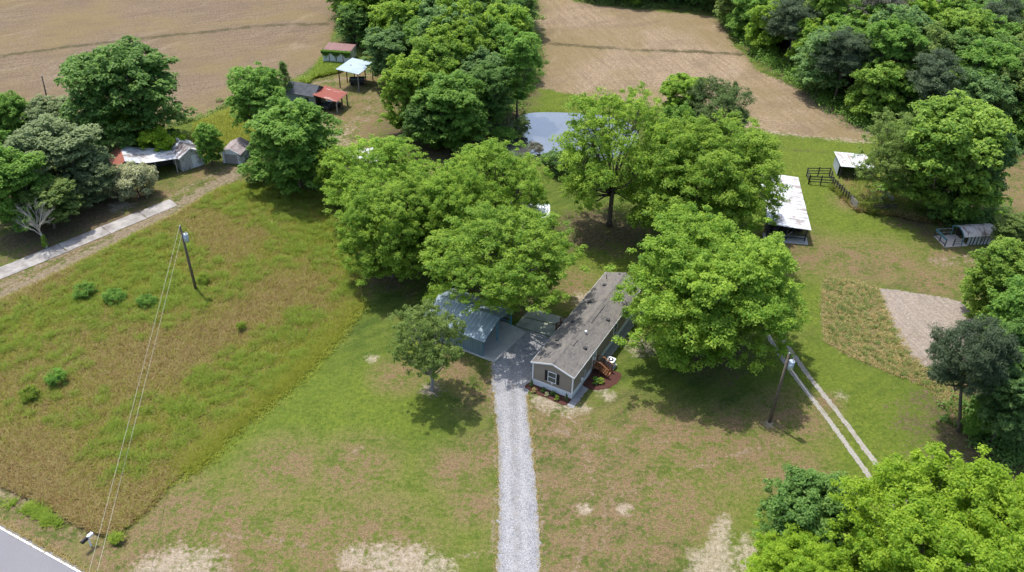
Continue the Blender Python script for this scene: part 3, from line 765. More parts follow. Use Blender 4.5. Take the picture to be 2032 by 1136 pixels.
# around the pond and right of it
T('wood_b','bright',1352,262,152,92,'bright green tree at the right end of the pond, left of the dark cedar',name='deciduous_tree')
T('cedar_broad','cedar',1424,288,164,138,'broad dark cedar with a pointed tip beside the right field',name='cedar_tree')
T('cedar','cedar',1452,262,164,34,'narrow dark cedar spire behind the broad cedar',name='cedar_tree')
T('wood_c','mid',1345,330,212,80,'medium green tree in front of the dark cedar at the pond end',name='deciduous_tree')
T('shrub','teal',1105,345,300,60,'round shrub on the near bank of the pond left of the airy tree',cat='shrub',name='shrub')
T('shrub','mid',1150,350,306,66,'larger shrub on the pond bank touching the airy tree',cat='shrub',name='shrub')
T('shrub','cedar',1036,268,236,38,'dark bush standing in the pond edge water',cat='shrub',name='pond_bush')
T('low_bush','mid',1000,278,256,55,'low leafy mound on the pond bank behind the dark water bush',cat='shrub',name='shrub')
T('low_bush','brownpine',1062,302,286,32,'grey-brown bush at the near left pond edge',cat='shrub',name='shrub')
# right clump
T('vase','olive',1778,405,225,145,'thin-crowned tree with leaning dark trunk inside the corral corner',name='airy_tree')
T('wood_c','fresh',1882,425,205,225,'big rounded tree right of the corral, ivy-dark underneath',name='deciduous_tree')
T('wood_b','teal',1950,430,262,110,'blue-green tree on the right side of the corral clump',name='deciduous_tree')
T('wood_b','dark',1850,415,310,90,'dark low tree under the corral clump',name='deciduous_tree')
T('shrub','mid',1925,438,372,60,'shrub at the foot of the corral clump, above the curved metal shelter',cat='shrub',name='shrub')
T('shrub','dark',1865,440,390,50,'dark shrub at the foot of the corral clump, above the shelter pen',cat='shrub',name='shrub')
T('wood_b','olive',2005,500,432,70,'dark olive shrubby tree at the right edge behind the curved metal shelter',name='deciduous_tree')
T('wood_c','fresh',1990,640,488,150,'bright leafy tree at the right edge below the curved shelter',name='deciduous_tree')
T('wood_a','mid',2030,760,560,150,'tall green tree cut off by the right edge above the pines',name='deciduous_tree')
T('wood_c','dark',2035,830,640,160,'dark dense tree at the right edge behind the leaning pine',name='deciduous_tree')
T('wood_b','teal',2005,880,730,130,'blue-green low tree at the right edge, right of the leaning pine trunk',name='deciduous_tree')
T('shrub','mid',1945,866,800,60,'shrub beside the foot of the leaning pine',cat='shrub',name='shrub')
T('pine','pine',1908,850,645,160,'leaning pine with a bare curved trunk at the end of the lawn',name='pine_tree',rz=0.0)
T('wood_b','bright',1975,800,672,75,'small bright green tree behind the leaning pine crown',name='young_tree')
# foreground
T('pecan_a','lime',1880,1215,985,440,'nearest yellow-green tree filling the bottom right corner',name='shade_tree',rz=.8)
T('pecan_b','lime',1590,1225,1105,225,'yellow-green tree at the bottom edge beside the gravel spill',name='shade_tree',rz=2.4)
T('pecan_c','lime',2065,1190,990,240,'yellow-green crown cut off by the lower right corner of the view',name='shade_tree',rz=2.9)
T('wood_c','dark',1606,1092,962,185,'dark green rounded tree poking up behind the bottom edge tree',name='dark_tree')

# ------------------------------------------------------------------ woods: every tree is its own object
def inpoly(x, y, poly):
    c = False; n = len(poly)
    for i in range(n):
        ax, ay = poly[i]; bx, by = poly[(i+1) % n]
        if (ay > y) != (by > y) and x < (bx-ax)*(y-ay)/(by-ay)+ax: c = not c
    return c
def zone(u, v):
    return ('far ' if v < 20 else 'near ' if v > 110 else 'middle ')+('left' if u < ZL else 'right' if u > ZR else 'centre')+' part'
ZL, ZR = 1600, 1830
def grove(poly, step, mixk, seed, group, where, hs=(.85, 1.12), rs=(.85, 1.1), cap=200):
    rg = random.Random(seed); pts = []
    xsn = [p[0] for p in poly]; ysn = [p[1] for p in poly]
    y = min(ysn); row = 0; n = 0
    while y < max(ysn):
        x = min(xsn)+(row % 2)*step/2
        while x < max(xsn):
            px, py = x+rg.uniform(-.3, .3)*step, y+rg.uniform(-.3, .3)*step
            if inpoly(px, py, poly):
                u, v, d = P(px, py, 1)
                if -80 < u < 2112 and v > -75 and n < cap:
                    key, leaf, desc = rg.choice(mixk)
                    edgy = not all(inpoly(px+a, py+b, poly) for a, b in ((step*1.1,0),(-step*1.1,0),(0,-step*1.1)))
                    if edgy and 'pine' not in desc: key = rg.choice(['edge_a','edge_a','edge_b'])
                    m0, t0, R0, H0 = PROTO[key]
                    side = 'deep in the woods' if not all(inpoly(px+a, py+b, poly) for a, b in ((step*1.1,0),(-step*1.1,0),(0,-step*1.1))) else ''
                    pos = 'at the edge of ' if side else 'inside '
                    tree(key, leaf, px, py, R0*rg.uniform(*rs), H0*rg.uniform(*hs), desc+' '+pos+where+', '+zone(u, v), group=group+', '+desc+(' at the edge, ' if side else ' inside, ')+zone(u, v), name='pine_tree' if 'pine' in desc else 'woodland_tree')
                    n += 1
            x += step
        y += step*.87; row += 1
    return n
MIXR = [('wood_a','mid','tall mid-green tree'),('wood_b','bright','bright green tree'),('wood_c','mid','round mid-green tree'),('wood_d','fresh','narrow fresh green tree'),('wood_a','teal','blue-green tree'),('wood_c','dark','round dark green tree'),('wood_c','olive','olive-green tree'),('pine_round','pine','dark grey-green pine'),('wood_b','mid','leafy mid-green tree')]
FR = [(41.5,231),(42,187),(47,156),(54,135),(63,127),(78,122),(150,122),(150,231)]
n1 = grove(FR, 5.6, MIXR, 5, 'trees of the right-hand woods', 'the right-hand woods')
BR = [(14,231),(15.5,191.5),(44,187),(47,231)]
ZL, ZR = 1250, 1360
n2 = grove(BR, 5.2, MIXR[:7], 6, 'trees of the far wood line', 'the far wood line')
CR = [(-37,222),(-36,176),(-30,162),(-23,155),(-18.5,140),(-15,128),(-9,123.5),(-6,127),(-3.5,135),(0,144),(0,172),(1,222)]
ZL, ZR = 800, 940
n3 = grove(CR, 5.6, MIXR[:6]+[('wood_b','bright','bright green tree')]*2, 9, 'trees of the middle woods', 'the middle woods')
for i, (u, v) in enumerate([(1715,150),(1765,140),(1830,118),(1905,120),(1700,105),(1790,92)]):
    x, y = G(u, v); tree('pine_round', 'brownpine', x, y, 5.4, 16.5, 'brownish grey-topped pine rising from the woods at upper right', group='brown-topped pines in the right-hand woods', name='pine_tree')
for i, (u, v, vt, w_, k, l, d) in enumerate([
    (895,292,150,150,'wood_c','mid','front tree of the middle woods with its pale trunk base showing'),
    (968,262,130,100,'wood_b','dark','dark front tree of the middle woods nearest the pond water'),
    (815,262,112,120,'wood_c','bright','bright front tree of the middle woods beside the blue-roofed pole shed'),
    (1028,232,60,85,'wood_d','mid','tree at the right corner of the middle woods, over the tan field'),
    (770,170,60,95,'wood_b','teal','blue-green tree behind the vine-covered containers'),
    (705,92,10,70,'wood_a','dark','dark tree at the upper left corner of the middle woods'),
    (685,48,-60,70,'wood_b','dark','dark tree at the far left of the middle woods against the left field'),
    (725,60,-50,90,'wood_c','grey','grey-green tree among the far left trees of the middle woods'),
    (690,84,48,50,'shrub','teal','shrub at the left foot of the middle woods, behind the containers'),
    (735,96,62,60,'shrub','mid','green bush directly behind the brown container roofs'),
    (850,292,196,110,'wood_c','dark','shaded tree at the lower front of the middle woods'),
    (930,288,205,85,'wood_b','mid','low leafy tree at the front of the middle woods facing the pond')]):
    T(k, l, u, v, vt, w_, d, name='woodland_tree' if k != 'shrub' else 'shrub', cat='tree' if k != 'shrub' else 'shrub')

# undergrowth along the wood edges: countless low brush, one object per wood
def brush(name, line, n, leaf, seed, width=2.5, h=1.3, label=None):
    rg = np.random.default_rng(seed); line = [np.array(p) for p in line]
    sl_ = [np.linalg.norm(b-a) for a, b in zip(line[:-1], line[1:])]; tot = sum(sl_)
    C = []
    for _ in range(n):
        t = rg.uniform(0, tot); k = 0
        while t > sl_[k]: t -= sl_[k]; k += 1
        p = line[k]+(line[k+1]-line[k])*t/sl_[k]
        C.append((p[0]+rg.normal(0, width*.4), p[1]+rg.normal(0, width*.4), 0))
    C = np.array(C); hh = h*rg.uniform(.4, 1.2, n); per = 60
    d = unit(rg.normal(size=(n*per, 3))); d[:, 2] = np.abs(d[:, 2])
    Q = np.repeat(C, per, 0)+d*np.repeat(hh, per)[:, None]*rg.uniform(.4, 1, (n*per, 1))
    V = leaves(rg, Q, unit(d+np.array([0, 0, .5])+rg.normal(0, .4, (n*per, 3))), .34, .17, .2)
    tint = np.clip(np.repeat(rg.uniform(.1, .8, n), per)+rg.normal(0, .15, n*per), 0, 1)
    o = bpy.data.objects.new(name, mesh_from_quads(name, V, tint, LM[leaf])); COL.objects.link(o)
    tag(o, label, 'undergrowth', kind='stuff')
brush('undergrowth', [(44,215),(44.5,184),(49.5,152),(56,131),(65,124),(100,123)], 520, 'mid', 61, 3.2, 2.6, 'low green brush along the edge of the right-hand woods')
brush('undergrowth', [(15.5,190),(45,186)], 110, 'olive', 62, 2, 1.4, 'low brush along the foot of the far wood line')
brush('undergrowth', [(-36,178),(-30,163),(-23,154),(-18.5,140),(-15,127),(-9,121.5),(-4,127),(-1,135),(3,146),(3,170),(3,195)], 330, 'mid', 63, 2.4, 2.0, 'dark brush along the edge of the middle woods')
brush('undergrowth', GL([(0,215),(90,225),(190,262),(330,250),(400,238),(455,208),(540,170)]), 120, 'olive', 64, 1.6, .8, 'weedy hedge strip between the left field and the sheds')
brush('undergrowth', GL([(1840,430),(1890,442),(1950,440),(1990,420)]), 60, 'dark', 65, 2.5, 1.6, 'dark brush under the clump right of the corral')
brush('undergrowth', GL([(1935,800),(1955,870),(2010,900),(2060,905)]), 70, 'dark', 66, 3.0, 1.5, 'dark brush at the right edge beneath the pines')

# ------------------------------------------------------------------ tall grass, weeds
def tufts(name, sampler, n, h, wd, leaf, seed, label, cat='grass', blades=6):
    rg = np.random.default_rng(seed); p = sampler(rg, n); n = len(p)
    C = np.repeat(p, blades, 0)+np.concatenate([rg.normal(0, .10, (n*blades, 2)), np.zeros((n*blades, 1))], 1)
    a = rg.uniform(0, 6.283, n*blades); H_ = h*rg.uniform(.4, 1.2, n*blades); lean = rg.uniform(.7, 2.2, n*blades)
    dx, dy = np.cos(a), np.sin(a)
    w_ = wd*rg.uniform(.6, 1.3, n*blades)
    b1 = C+np.stack([-dy*w_/2, dx*w_/2, np.full_like(a, -.03)], 1); b2 = C+np.stack([dy*w_/2, -dx*w_/2, np.full_like(a, -.03)], 1)
    tp = C+np.stack([dx*lean*H_, dy*lean*H_, H_], 1)
    V = np.stack([b1, b2, tp+np.stack([dy*w_*.15, -dx*w_*.15, 0*a], 1), tp-np.stack([dy*w_*.15, -dx*w_*.15, 0*a], 1)], 1)
    H_ = H_*.6
    tint = np.clip(np.repeat(rg.uniform(0, 1, n), blades)+rg.normal(0, .12, n*blades), 0, 1)
    o = bpy.data.objects.new(name, mesh_from_quads(name, V, tint, LM[leaf])); COL.objects.link(o)
    tag(o, label, cat, kind='stuff'); return o
def in_poly_sampler(poly, cond=None, shrink=0.0):
    def f(rg, n):
        x0, x1 = min(p[0] for p in poly), max(p[0] for p in poly); y0, y1 = min(p[1] for p in poly), max(p[1] for p in poly)
        x = rg.uniform(x0, x1, n*4); y = rg.uniform(y0, y1, n*4)
        s_ = sdist(x, y, poly) > shrink
        x, y = x[s_], y[s_]
        d = y*FW[1]+HC*math.sin(TH); u = x/d*FPX
        k = np.abs(u) < 1090
        x, y = x[k][:n], y[k][:n]
        return np.stack([x, y, np.zeros_like(x)], 1)
    return f
def vfield(c):
    return np.sin(c[:,0]*.21+1.7*np.sin(c[:,1]*.13+.5))+np.sin(c[:,1]*.27-c[:,0]*.11+1.1*np.sin(c[:,0]*.31))+.045*(c[:,1]-66)
def drifted(poly, thr, sign=1):
    base = in_poly_sampler(poly)
    def f(rg, n):
        p = base(rg, n*2); v = vfield(p)*sign
        return p[v+rg.normal(0, 1.7, len(p)) > thr][:n]
    return f
def clumpy(poly, ncl, sig, drift=0.0):
    base = in_poly_sampler(poly, shrink=.3)
    def f(rg, n):
        c = base(rg, ncl*(3 if drift else 1))
        if drift:
            c = c[vfield(c)+rg.normal(0, .5, len(c)) > drift]
        k = rg.integers(0, len(c), n); s_ = rg.uniform(.25, 1.0, len(c))*sig
        return c[k]+np.concatenate([rg.normal(0, 1, (n, 2))*s_[k][:, None], np.zeros((n, 1))], 1)
    return f
tufts('meadow_grass', drifted(MEADOW, -.35), 38000, .28, .06, 'meadowgrass', 201, 'knee-high mixed grass of the meadow between lane and lawn')
tufts('dry_grass', drifted(MEADOW, -.6, -1), 26000, .27, .055, 'straw', 202, 'dry straw-coloured grass stems in the meadow')
tufts('reddish_weeds', drifted(MEADOW, .0, -1), 22000, .25, .06, 'reddish', 203, 'reddish brown seedheads spread through the meadow')
tufts('weeds', clumpy(MEADOW, 560, .32, .1), 30000, .32, .085, 'weed', 204, 'bright green weed clumps in the meadow', 'weeds')
tufts('stubble_tufts', clumpy(STUB, 420, .10), 2300, .18, .07, 'olive', 205, 'dark tufts left standing in the garden stubble', 'weeds')
tufts('stubble_straw', in_poly_sampler(STUB), 3000, .18, .07, 'straw', 206, 'straw-coloured stubble covering the garden plot', 'grass')
tufts('pen_weeds', in_poly_sampler(PEN), 3500, .5, .12, 'straw', 207, 'dry tall weeds inside the corral', 'weeds')
tufts('pen_weeds', clumpy(PEN, 60, .6), 2600, .6, .14, 'weed', 208, 'green weeds inside the corral', 'weeds')
edge_l = GL([(712,604),(640,692),(560,764),(470,840),(372,932)])
def along(line, sig):
    L_ = [np.array(p) for p in line]
    def f(rg, n):
        k = rg.integers(0, len(L_)-1, n); t = rg.uniform(0, 1, (n, 1)); A = np.array(L_)
        p = A[k]+(A[k+1]-A[k])*t+rg.normal(0, sig, (n, 2))
        return np.concatenate([p, np.zeros((n, 1))], 1)
    return f
tufts('edge_grass', along(offset_line(edge_l, -.4), .75), 6000, .28, .06, 'meadowgrass', 209, 'taller grass ridge where the meadow meets the mown lawn')
tufts('verge_grass', along(smooth_line(GL([(974,714),(984,830),(989,900),(990,1000),(985,1136)])), .10), 700, .07, .06, 'straw', 210, 'grass creeping over the left edge of the gravel driveway')
tufts('verge_grass', along(smooth_line(GL([(1047,785),(1050,830),(1056,880),(1063,960),(1072,1136)])), .10), 700, .07, .06, 'straw', 211, 'grass creeping over the right edge of the gravel driveway')
tufts('verge_grass', along([rp(-5, .35), rp(60, .35)], .12), 1600, .14, .07, 'straw', 212, 'dry verge grass beside the road edge')
tufts('ditch_weeds', clumpy(GL([(20,985),(120,1020),(190,1050),(260,1060),(240,1085),(160,1060),(60,1030),(0,1000)]), 40, .3), 500, .28, .07, 'weed', 213, 'weeds in the roadside ditch', 'weeds')
tufts('shed_weeds', in_poly_sampler(GL([(395,245),(470,215),(520,250),(500,290),(440,300),(380,290)])), 5000, .55, .13, 'meadowgrass', 214, 'rank yellow-green weeds behind the white garages', 'weeds')
tufts('shed_weeds', in_poly_sampler(GL([(610,170),(640,120),(700,125),(672,145),(600,160)])), 1800, .5, .14, 'weed', 215, 'weeds around the vine-covered containers', 'weeds')
for u, v, vt, w_, d in [(112,758,736,44,'large dark green weed bush in the lower left of the meadow'),(478,0,0,0,''),(401,562,546,26,'green bush at the foot of the meadow pole'),(55,790,772,40,'bright weed bush at the left edge of the meadow'),(165,585,566,46,'bushy vine row left of the power lines, left end'),(225,598,580,46,'bushy vine row left of the power lines, middle'),(290,606,590,40,'bushy vine row left of the power lines, right end'),(480,655,640,22,'bright bush in the middle of the meadow'),(1712,352,338,14,'small dark bush in the corral weeds')]:
    if not d: continue
    T('low_bush', 'mid' if 'dark' in d or 'vine' in d else 'weed', u, v, vt, w_, d, cat='bush', name='weed_bush')

# dead bare tree
def dead_tree():
    x, y = G(93, 492); t = thing('dead_tree', 'bare leafless grey tree with ivy on its trunk beside the concrete strip', 'tree', (x, y, 0)); t.scale = (.85, .85, 1.35)
    rg = random.Random(4); mb = MB(); br = MB(); top = Vector((-.35, .2, 2.0))
    mb.tube([(0,0,-.1),(-.1,.05,1),(top.x,top.y,top.z)], [.22,.16,.13], 8)
    def grow(p, d, L, r, lv):
        q = p+d*L; mid = p.lerp(q, .5)+Vector((rg.uniform(-.1,.1), rg.uniform(-.1,.1), .05))*L
        br.tube([p, mid, q], [r, r*.75, r*.5], 5 if lv > 1 else 4)
        if lv:
            for _ in range(4 if lv > 1 else 3):
                nd_ = (d+Vector((rg.uniform(-.9,.9), rg.uniform(-.9,.9), rg.uniform(-.35,.5)))).normalized()
                grow(p.lerp(q, rg.uniform(.45, 1)), nd_, L*rg.uniform(.5,.75), r*.45, lv-1)
    for a in range(7):
        an = a*.9; grow(top-Vector((0,0,rg.uniform(0,.7))), Vector((math.cos(an), math.sin(an), rg.uniform(.7,1.8))).normalized(), rg.uniform(1.5,2.1), .085, 3)
    mb.build('trunk', DEADWOOD, t, True); br.build('branches', DEADWOOD, t, True)
    iv, _, _ = crown('ivy_leaves', 55, .4, 1.3, .0, 6, 10, 30, .2, .16, .1, LM['bright'])
    o = bpy.data.objects.new('ivy', iv); COL.objects.link(o); o.parent = t
dead_tree()
# ------------------------------------------------------------------ building materials
SIDING = N('tan_siding', .6, .3); o_ = SIDING.obj()
sc_ = SIDING.mix(SIDING.rng(SIDING.noise(o_, 1.2, 4), .35, .65), (.235,.200,.165), (.275,.236,.196))
lap = SIDING.math('FRACT', SIDING.math('MULTIPLY', SIDING.sep(o_, 2), 1/.11))
sc_ = SIDING.mix(SIDING.rng(lap, .0, .16, .45, 0), sc_, (.12,.10,.085)); SIDING.bump(lap, .5, .015); SIDING = SIDING.base(sc_)
SKIRT = ribbed('white_skirting', (.66,.69,.72), (.76,.79,.82), .20, 0, .6, 0, depth=.01)
sh = N('shingles', .95, .12); o_ = sh.obj()
br = sh.nd('ShaderNodeTexBrick'); sh.set(br.inputs['Vector'], sh.mapping(o_, (1, 1, 1), math.radians(90)))
br.inputs['Scale'].default_value = 1; br.inputs['Brick Width'].default_value = .32; br.inputs['Row Height'].default_value = .145
br.inputs['Mortar Size'].default_value = .012; br.inputs['Color1'].default_value = (.105,.098,.092,1); br.inputs['Color2'].default_value = (.182,.168,.155,1); br.inputs['Mortar'].default_value = (.085,.08,.08,1)
sc_ = sh.mix(sh.rng(sh.noise(o_, .8, 5, .65), .38, .62, 0, .6), br.outputs['Color'], (.195,.178,.155))
sc_ = sh.mix(sh.rng(sh.noise(sh.mapping(o_, (2.2, .5, 1)), 1.4, 5, .7), .50, .68, 0, .6), sc_, (.105,.10,.105))
sh.bump(br.outputs['Fac'], .4, .01); SHINGLE = sh.base(sc_)
TRIM = mottled('white_trim', (.70,.71,.73), (.78,.79,.80), 3, fine=.06, bump=0)
BLACK = mottled('black_paint', (.012,.013,.015), (.025,.026,.03), 3, .5, fine=.1)
DARKM = mottled('dark_metal', (.03,.032,.036), (.06,.062,.066), 3, .5)
GLASS = mottled('window_glass', (.02,.035,.045), (.05,.075,.085), 1.5, .08, .6, fine=.05, bump=0)
STAINW = mottled('stained_wood', (.10,.035,.018), (.165,.062,.030), 5, .6)
STAINP = mottled('stained_wood_light', (.22,.095,.045), (.30,.14,.07), 5, .6)
MULCH = mottled('mulch', (.050,.020,.016), (.115,.050,.038), 9, .95, fine=.5)
CLEANC = mottled('concrete', (.36,.355,.335), (.47,.46,.435), .8, .9, fine=.15)
MOSSC = mottled('mossy_concrete', (.20,.225,.185), (.33,.335,.29), 1.0, .9, fine=.3)
BLUEMET = ribbed('blue_grey_roof', (.185,.245,.29), (.29,.36,.41), .42, 1, .5, .15, streak=3.0, depth=.04)
BLUEWALL = ribbed('blue_grey_wall', (.105,.160,.190), (.150,.210,.240), .30, 1, .5, .1, depth=.03)
BLUEFR = mottled('blue_frame', (.055,.22,.30), (.08,.28,.36), 3, .5, fine=.1)
WHITEROOF = ribbed('white_metal_roof', (.50,.52,.56), (.66,.68,.71), .45, 1, .55, .1, streak=3.5, rust=(.36,.31,.28), rustamt=.42, depth=.03)
WHITEROOFX = ribbed('white_metal_sheet', (.55,.57,.61), (.76,.77,.80), .45, 0, .5, .1, streak=3.5, rust=(.42,.33,.30), rustamt=.38, depth=.03)
OLDWHITE = ribbed('peeling_white_roof', (.58,.56,.58), (.76,.76,.78), .35, 1, .6, 0, streak=3, rust=(.20,.165,.16), rustamt=.72, depth=.02)
REDROOF = ribbed('red_metal_roof', (.28,.090,.060), (.36,.130,.09), .32, 1, .6, .05, streak=3, depth=.03)
RUSTROOF = ribbed('rusty_sheet_roof', (.46,.38,.33), (.58,.48,.42), .30, 1, .7, .1, streak=3, rust=(.30,.075,.05), rustamt=1.05, depth=.03, seam=3.4)
BROWNROOF = ribbed('brown_metal_roof', (.175,.090,.085), (.24,.135,.125), .4, 0, .7, .1, streak=3, depth=.02)
DARKROOF = mottled('dark_shingle_roof', (.060,.066,.076), (.105,.11,.12), 1.5, .9, fine=.3)
BARNBLUE = ribbed('blue_grey_boards', (.14,.185,.205), (.22,.27,.285), .25, 0, .8, 0, depth=.02)
GREYWALL = ribbed('weathered_boards', (.30,.315,.315), (.46,.475,.47), .22, 0, .85, 0, rust=(.17,.155,.14), rustamt=.45, depth=.02)
PALEWALL = ribbed('peeling_white_wall', (.56,.60,.63), (.70,.73,.75), .22, 0, .8, 0, rust=(.30,.29,.29), rustamt=.40, depth=.02)
OLDWOOD = mottled('old_wood', (.085,.072,.060), (.17,.15,.13), 4, .9, fine=.35)
GREYWOOD = mottled('grey_wood', (.22,.21,.20), (.36,.345,.33), 4, .9, fine=.35)
DKWOOD = mottled('dark_wood', (.035,.033,.034), (.085,.078,.072), 4, .9, fine=.3)
TEALP = mottled('teal_paint', (.07,.17,.20), (.13,.25,.28), 4, .7)
SHELTR = ribbed('faded_shelter_roof', (.46,.40,.36), (.62,.56,.51), .35, 0, .7, .05, streak=3, rust=(.24,.18,.16), rustamt=.42, depth=.02)
GREYMET = mottled('grey_metal', (.34,.36,.38), (.46,.48,.50), 4, .4, fine=.1, metallic=.4)
WIRE = mottled('wire', (.42,.40,.33), (.50,.48,.40), 2, .5, bump=0)
POLEW = mottled('pole_wood', (.10,.078,.058), (.175,.145,.115), 4, .9, fine=.3)
RUBBER = mottled('rubber', (.015,.015,.015), (.03,.03,.03), 4, .8)

def rot(p, a): return (p[0]*math.cos(a)-p[1]*math.sin(a), p[0]*math.sin(a)+p[1]*math.cos(a))
def to_local(u, v, z, org, a):
    x, y = G(u, v, z); return rot((x-org[0], y-org[1]), -a)

# ------------------------------------------------------------------ mobile home
HO = (2.34, 65.52); HA = math.radians(-28.6); HW, HL, HE, HR = 4.45, 17.9, 3.02, 3.72
def mobile_home():
    t = thing('mobile_home', 'long narrow tan mobile home with grey shingle roof and white skirting beside the gravel drive', 'mobile home', (*HO, 0), HA)
    MB().box(0, HW, 0, HL, 0.0, .76).build('skirting', SKIRT, t)
    wl = MB(); wl.exty([(-.04,.76),(HW+.04,.76),(HW+.04,HE),(HW/2,HR-.04),(-.04,HE)], -.04, HL+.04); wl.build('wall', SIDING, t)
    e, ov, th = .20, .22, .10
    sl_ = (HR-HE)/(HW/2)
    rf = MB()
    rf.exty([(-e, HE-sl_*e+.02), (HW/2, HR+.02), (HW+e, HE-sl_*e+.02), (HW+e, HE-sl_*e+.02+th), (HW/2, HR+.02+th), (-e, HE-sl_*e+.02+th)], -ov, HL+ov)
    roof = rf.build('roof', SHINGLE, t)
    cap = MB(); cap.exty([(HW/2-.14, HR+.095), (HW/2, HR+.15), (HW/2+.14, HR+.095), (HW/2, HR+.11)], -ov-.004, HL+ov+.004); cap.build('ridge_cap', SHINGLE, roof)
    for s_ in (0, 1):
        f = MB(); x0 = -e if not s_ else HW+e; y0 = -ov-.03
        f.bar((x0, y0, HE-sl_*e+.06), (HW/2, y0, HR+.06), .035, .16)
        f.build('fascia', TRIM, roof)
        MB().box(*((-e-.03, -e+.012) if not s_ else (HW+e-.012, HW+e+.03)), -ov, HL+ov, HE-sl_*e-.03, HE-sl_*e+.10).build('fascia', TRIM, roof)
    for x0, x1, y0, y1 in ((-.07,.05,-.07,.05),(HW-.05,HW+.07,-.07,.05)):
        MB().box(x0, x1, y0, y1, .70, HE-.02).build('corner_trim', TRIM, t)
    MB().box(-.06, HW+.06, -.06, -.036, .70, .80).build('base_trim', TRIM, t)
    MB().box(HW+.036, HW+.06, .06, HL+.06, .70, .80).build('base_trim', TRIM, t)
    def zr(x): return (HE+sl_*x if x < HW/2 else HE+sl_*(HW-x))+.12
    OB = (*HO, HA)
    for u, v, w_, h_, mt in [(1199.5,566.5,.34,.16,DARKM),(1170,600,.34,.16,DARKM),(1137,638.5,.34,.16,DARKM),(1106,674.5,.34,.16,DARKM),(1106.5,686,.16,.10,DARKM),(1250.5,580.5,.34,.16,DARKM),(1223.5,585,.26,.09,DARKM),(1206.5,634,.34,.16,DARKM),(1161,690.5,.34,.16,DARKM),(1229,547.5,.2,.1,DARKM)]:
        lx, ly = to_local(u, v, 3.45, HO, HA); lx = min(max(lx, .15), HW-.15); z = zr(lx)
        MB().slab((lx-w_/2, ly-w_/2, z+h_-.02), (lx+w_/2, ly-w_/2, z+h_), (lx+w_/2, ly+w_/2, z+h_), (lx-w_/2, ly+w_/2, z+h_-.02), h_+.06).build('roof_vent', mt, roof)
    for u, v, hh, mt in [(1203,556,.55,DARKM),(1083,690,.50,DARKM),(1158.5,668,.25,TRIM)]:
        lx, ly = to_local(u, v, 3.15, HO, HA); lx = max(lx, .1) if u != 1158.5 else 2.9; z = zr(lx)
        m_ = MB().tube([(lx, ly, z-.1), (lx, ly, z+hh)], .05, 8)
        if mt is TRIM: m_.tube([(lx, ly, z+hh), (lx, ly, z+hh+.10)], .13, 8)
        m_.build('vent_pipe', mt, roof)
    for u, v, ln in [(1181.5,621,3.4),(1225.3,569.6,1.1),(1134,677,1.1)]:
        lx, ly = to_local(u, v, 3.8, HO, HA); lx = HW/2+.30; 
        z = zr(lx)
        m_ = MB()
        m_.slab((lx-.17, ly-ln/2, zr(lx-.17)+.05), (lx+.17, ly-ln/2, zr(lx+.17)+.05), (lx+.17, ly+ln/2, zr(lx+.17)+.05), (lx-.17, ly+ln/2, zr(lx-.17)+.05), .08)
        m_.build('ridge_vent', SHINGLE, roof)
        MB().box(lx+.171, lx+.20, ly-ln/2, ly+ln/2, zr(lx+.2)-.03, zr(lx+.17)+.035).build('vent_gap', BLACK, roof)
    # front window with shutters
    cx, z0, z1, hw = HW*.49, 1.30, 2.52, .42
    fr = MB(); y = -.10
    fr.box(cx-hw-.06, cx+hw+.06, y, -.04, z1, z1+.07).box(cx-hw-.06, cx+hw+.06, y, -.04, z0-.07, z0)
    fr.box(cx-hw-.06, cx-hw, y, -.04, z0, z1).box(cx+hw, cx+hw+.06, y, -.04, z0, z1).box(cx-hw, cx+hw, y+.005, -.04, (z0+z1)/2-.03, (z0+z1)/2+.03)
    wi = fr.build('window', TRIM, t); MB().box(cx-hw, cx+hw, -.07, -.042, z0, z1).build('pane', GLASS, wi)
    for s_ in (-1, 1):
        x0 = cx+s_*(hw+.24); sm = MB().box(x0-.15, x0+.15, -.085, -.04, z0-.06, z1+.06)
        for k in range(12): sm.box(x0-.12, x0+.12, -.10, -.084, z0+k*.1, z0+k*.1+.05)
        sm.build('shutter', BLACK, t)
    MB().box(cx-.06, cx+.10, -.09, -.04, 1.02, 1.14).build('outlet_cover', TRIM, t)
    # side windows, door
    def swin(ly, z0, z1, w_):
        X_ = HW+.04; fr = MB()
        fr.box(X_, X_+.05, ly-w_/2-.05, ly+w_/2+.05, z1, z1+.06).box(X_, X_+.05, ly-w_/2-.05, ly+w_/2+.05, z0-.06, z0)
        fr.box(X_, X_+.05, ly-w_/2-.05, ly-w_/2, z0, z1).box(X_, X_+.05, ly+w_/2, ly+w_/2+.05, z0, z1).box(X_, X_+.045, ly-w_/2, ly+w_/2, (z0+z1)/2-.03, (z0+z1)/2+.03)
        a_ = fr.build('window', TRIM, t); MB().box(X_+.002, X_+.025, ly-w_/2, ly+w_/2, z0, z1).build('pane', GLASS, a_)
    swin(to_local(1221, 652, 1.9, HO, HA)[1], 1.35, 2.45, .85)
    swin(13.8, 1.35, 2.45, .85)
    dy = DOORY; X_ = HW+.04
    d_ = MB().box(X_, X_+.05, dy-.46, dy+.46, .80, 2.80).build('door', TRIM, t)
    g_ = MB()
    for a_ in (-.24, .06):
        for k in range(3): g_.box(X_+.05, X_+.056, dy+a_, dy+a_+.18, 1.75+k*.32, 2.0+k*.32)
    g_.build('door_glass', GLASS, d_)
    MB().tube([(X_+.05, dy+.36, 1.75), (X_+.11, dy+.36, 1.75)], .035, 8).build('door_handle', GREYMET, d_)
    MB().box(X_, X_+.12, dy-.66, dy-.58, 2.45, 2.62).build('porch_light', BLACK, t)
    ly = to_local(1163, 742, 1.4, HO, HA)[1]
    MB().box(X_, X_+.16, ly-.18, ly+.18, 1.0, 1.75).tube([(X_+.08, ly, 1.7), (X_+.08, ly, 2.3)], .03, 8).build('meter_box', GREYMET, t)
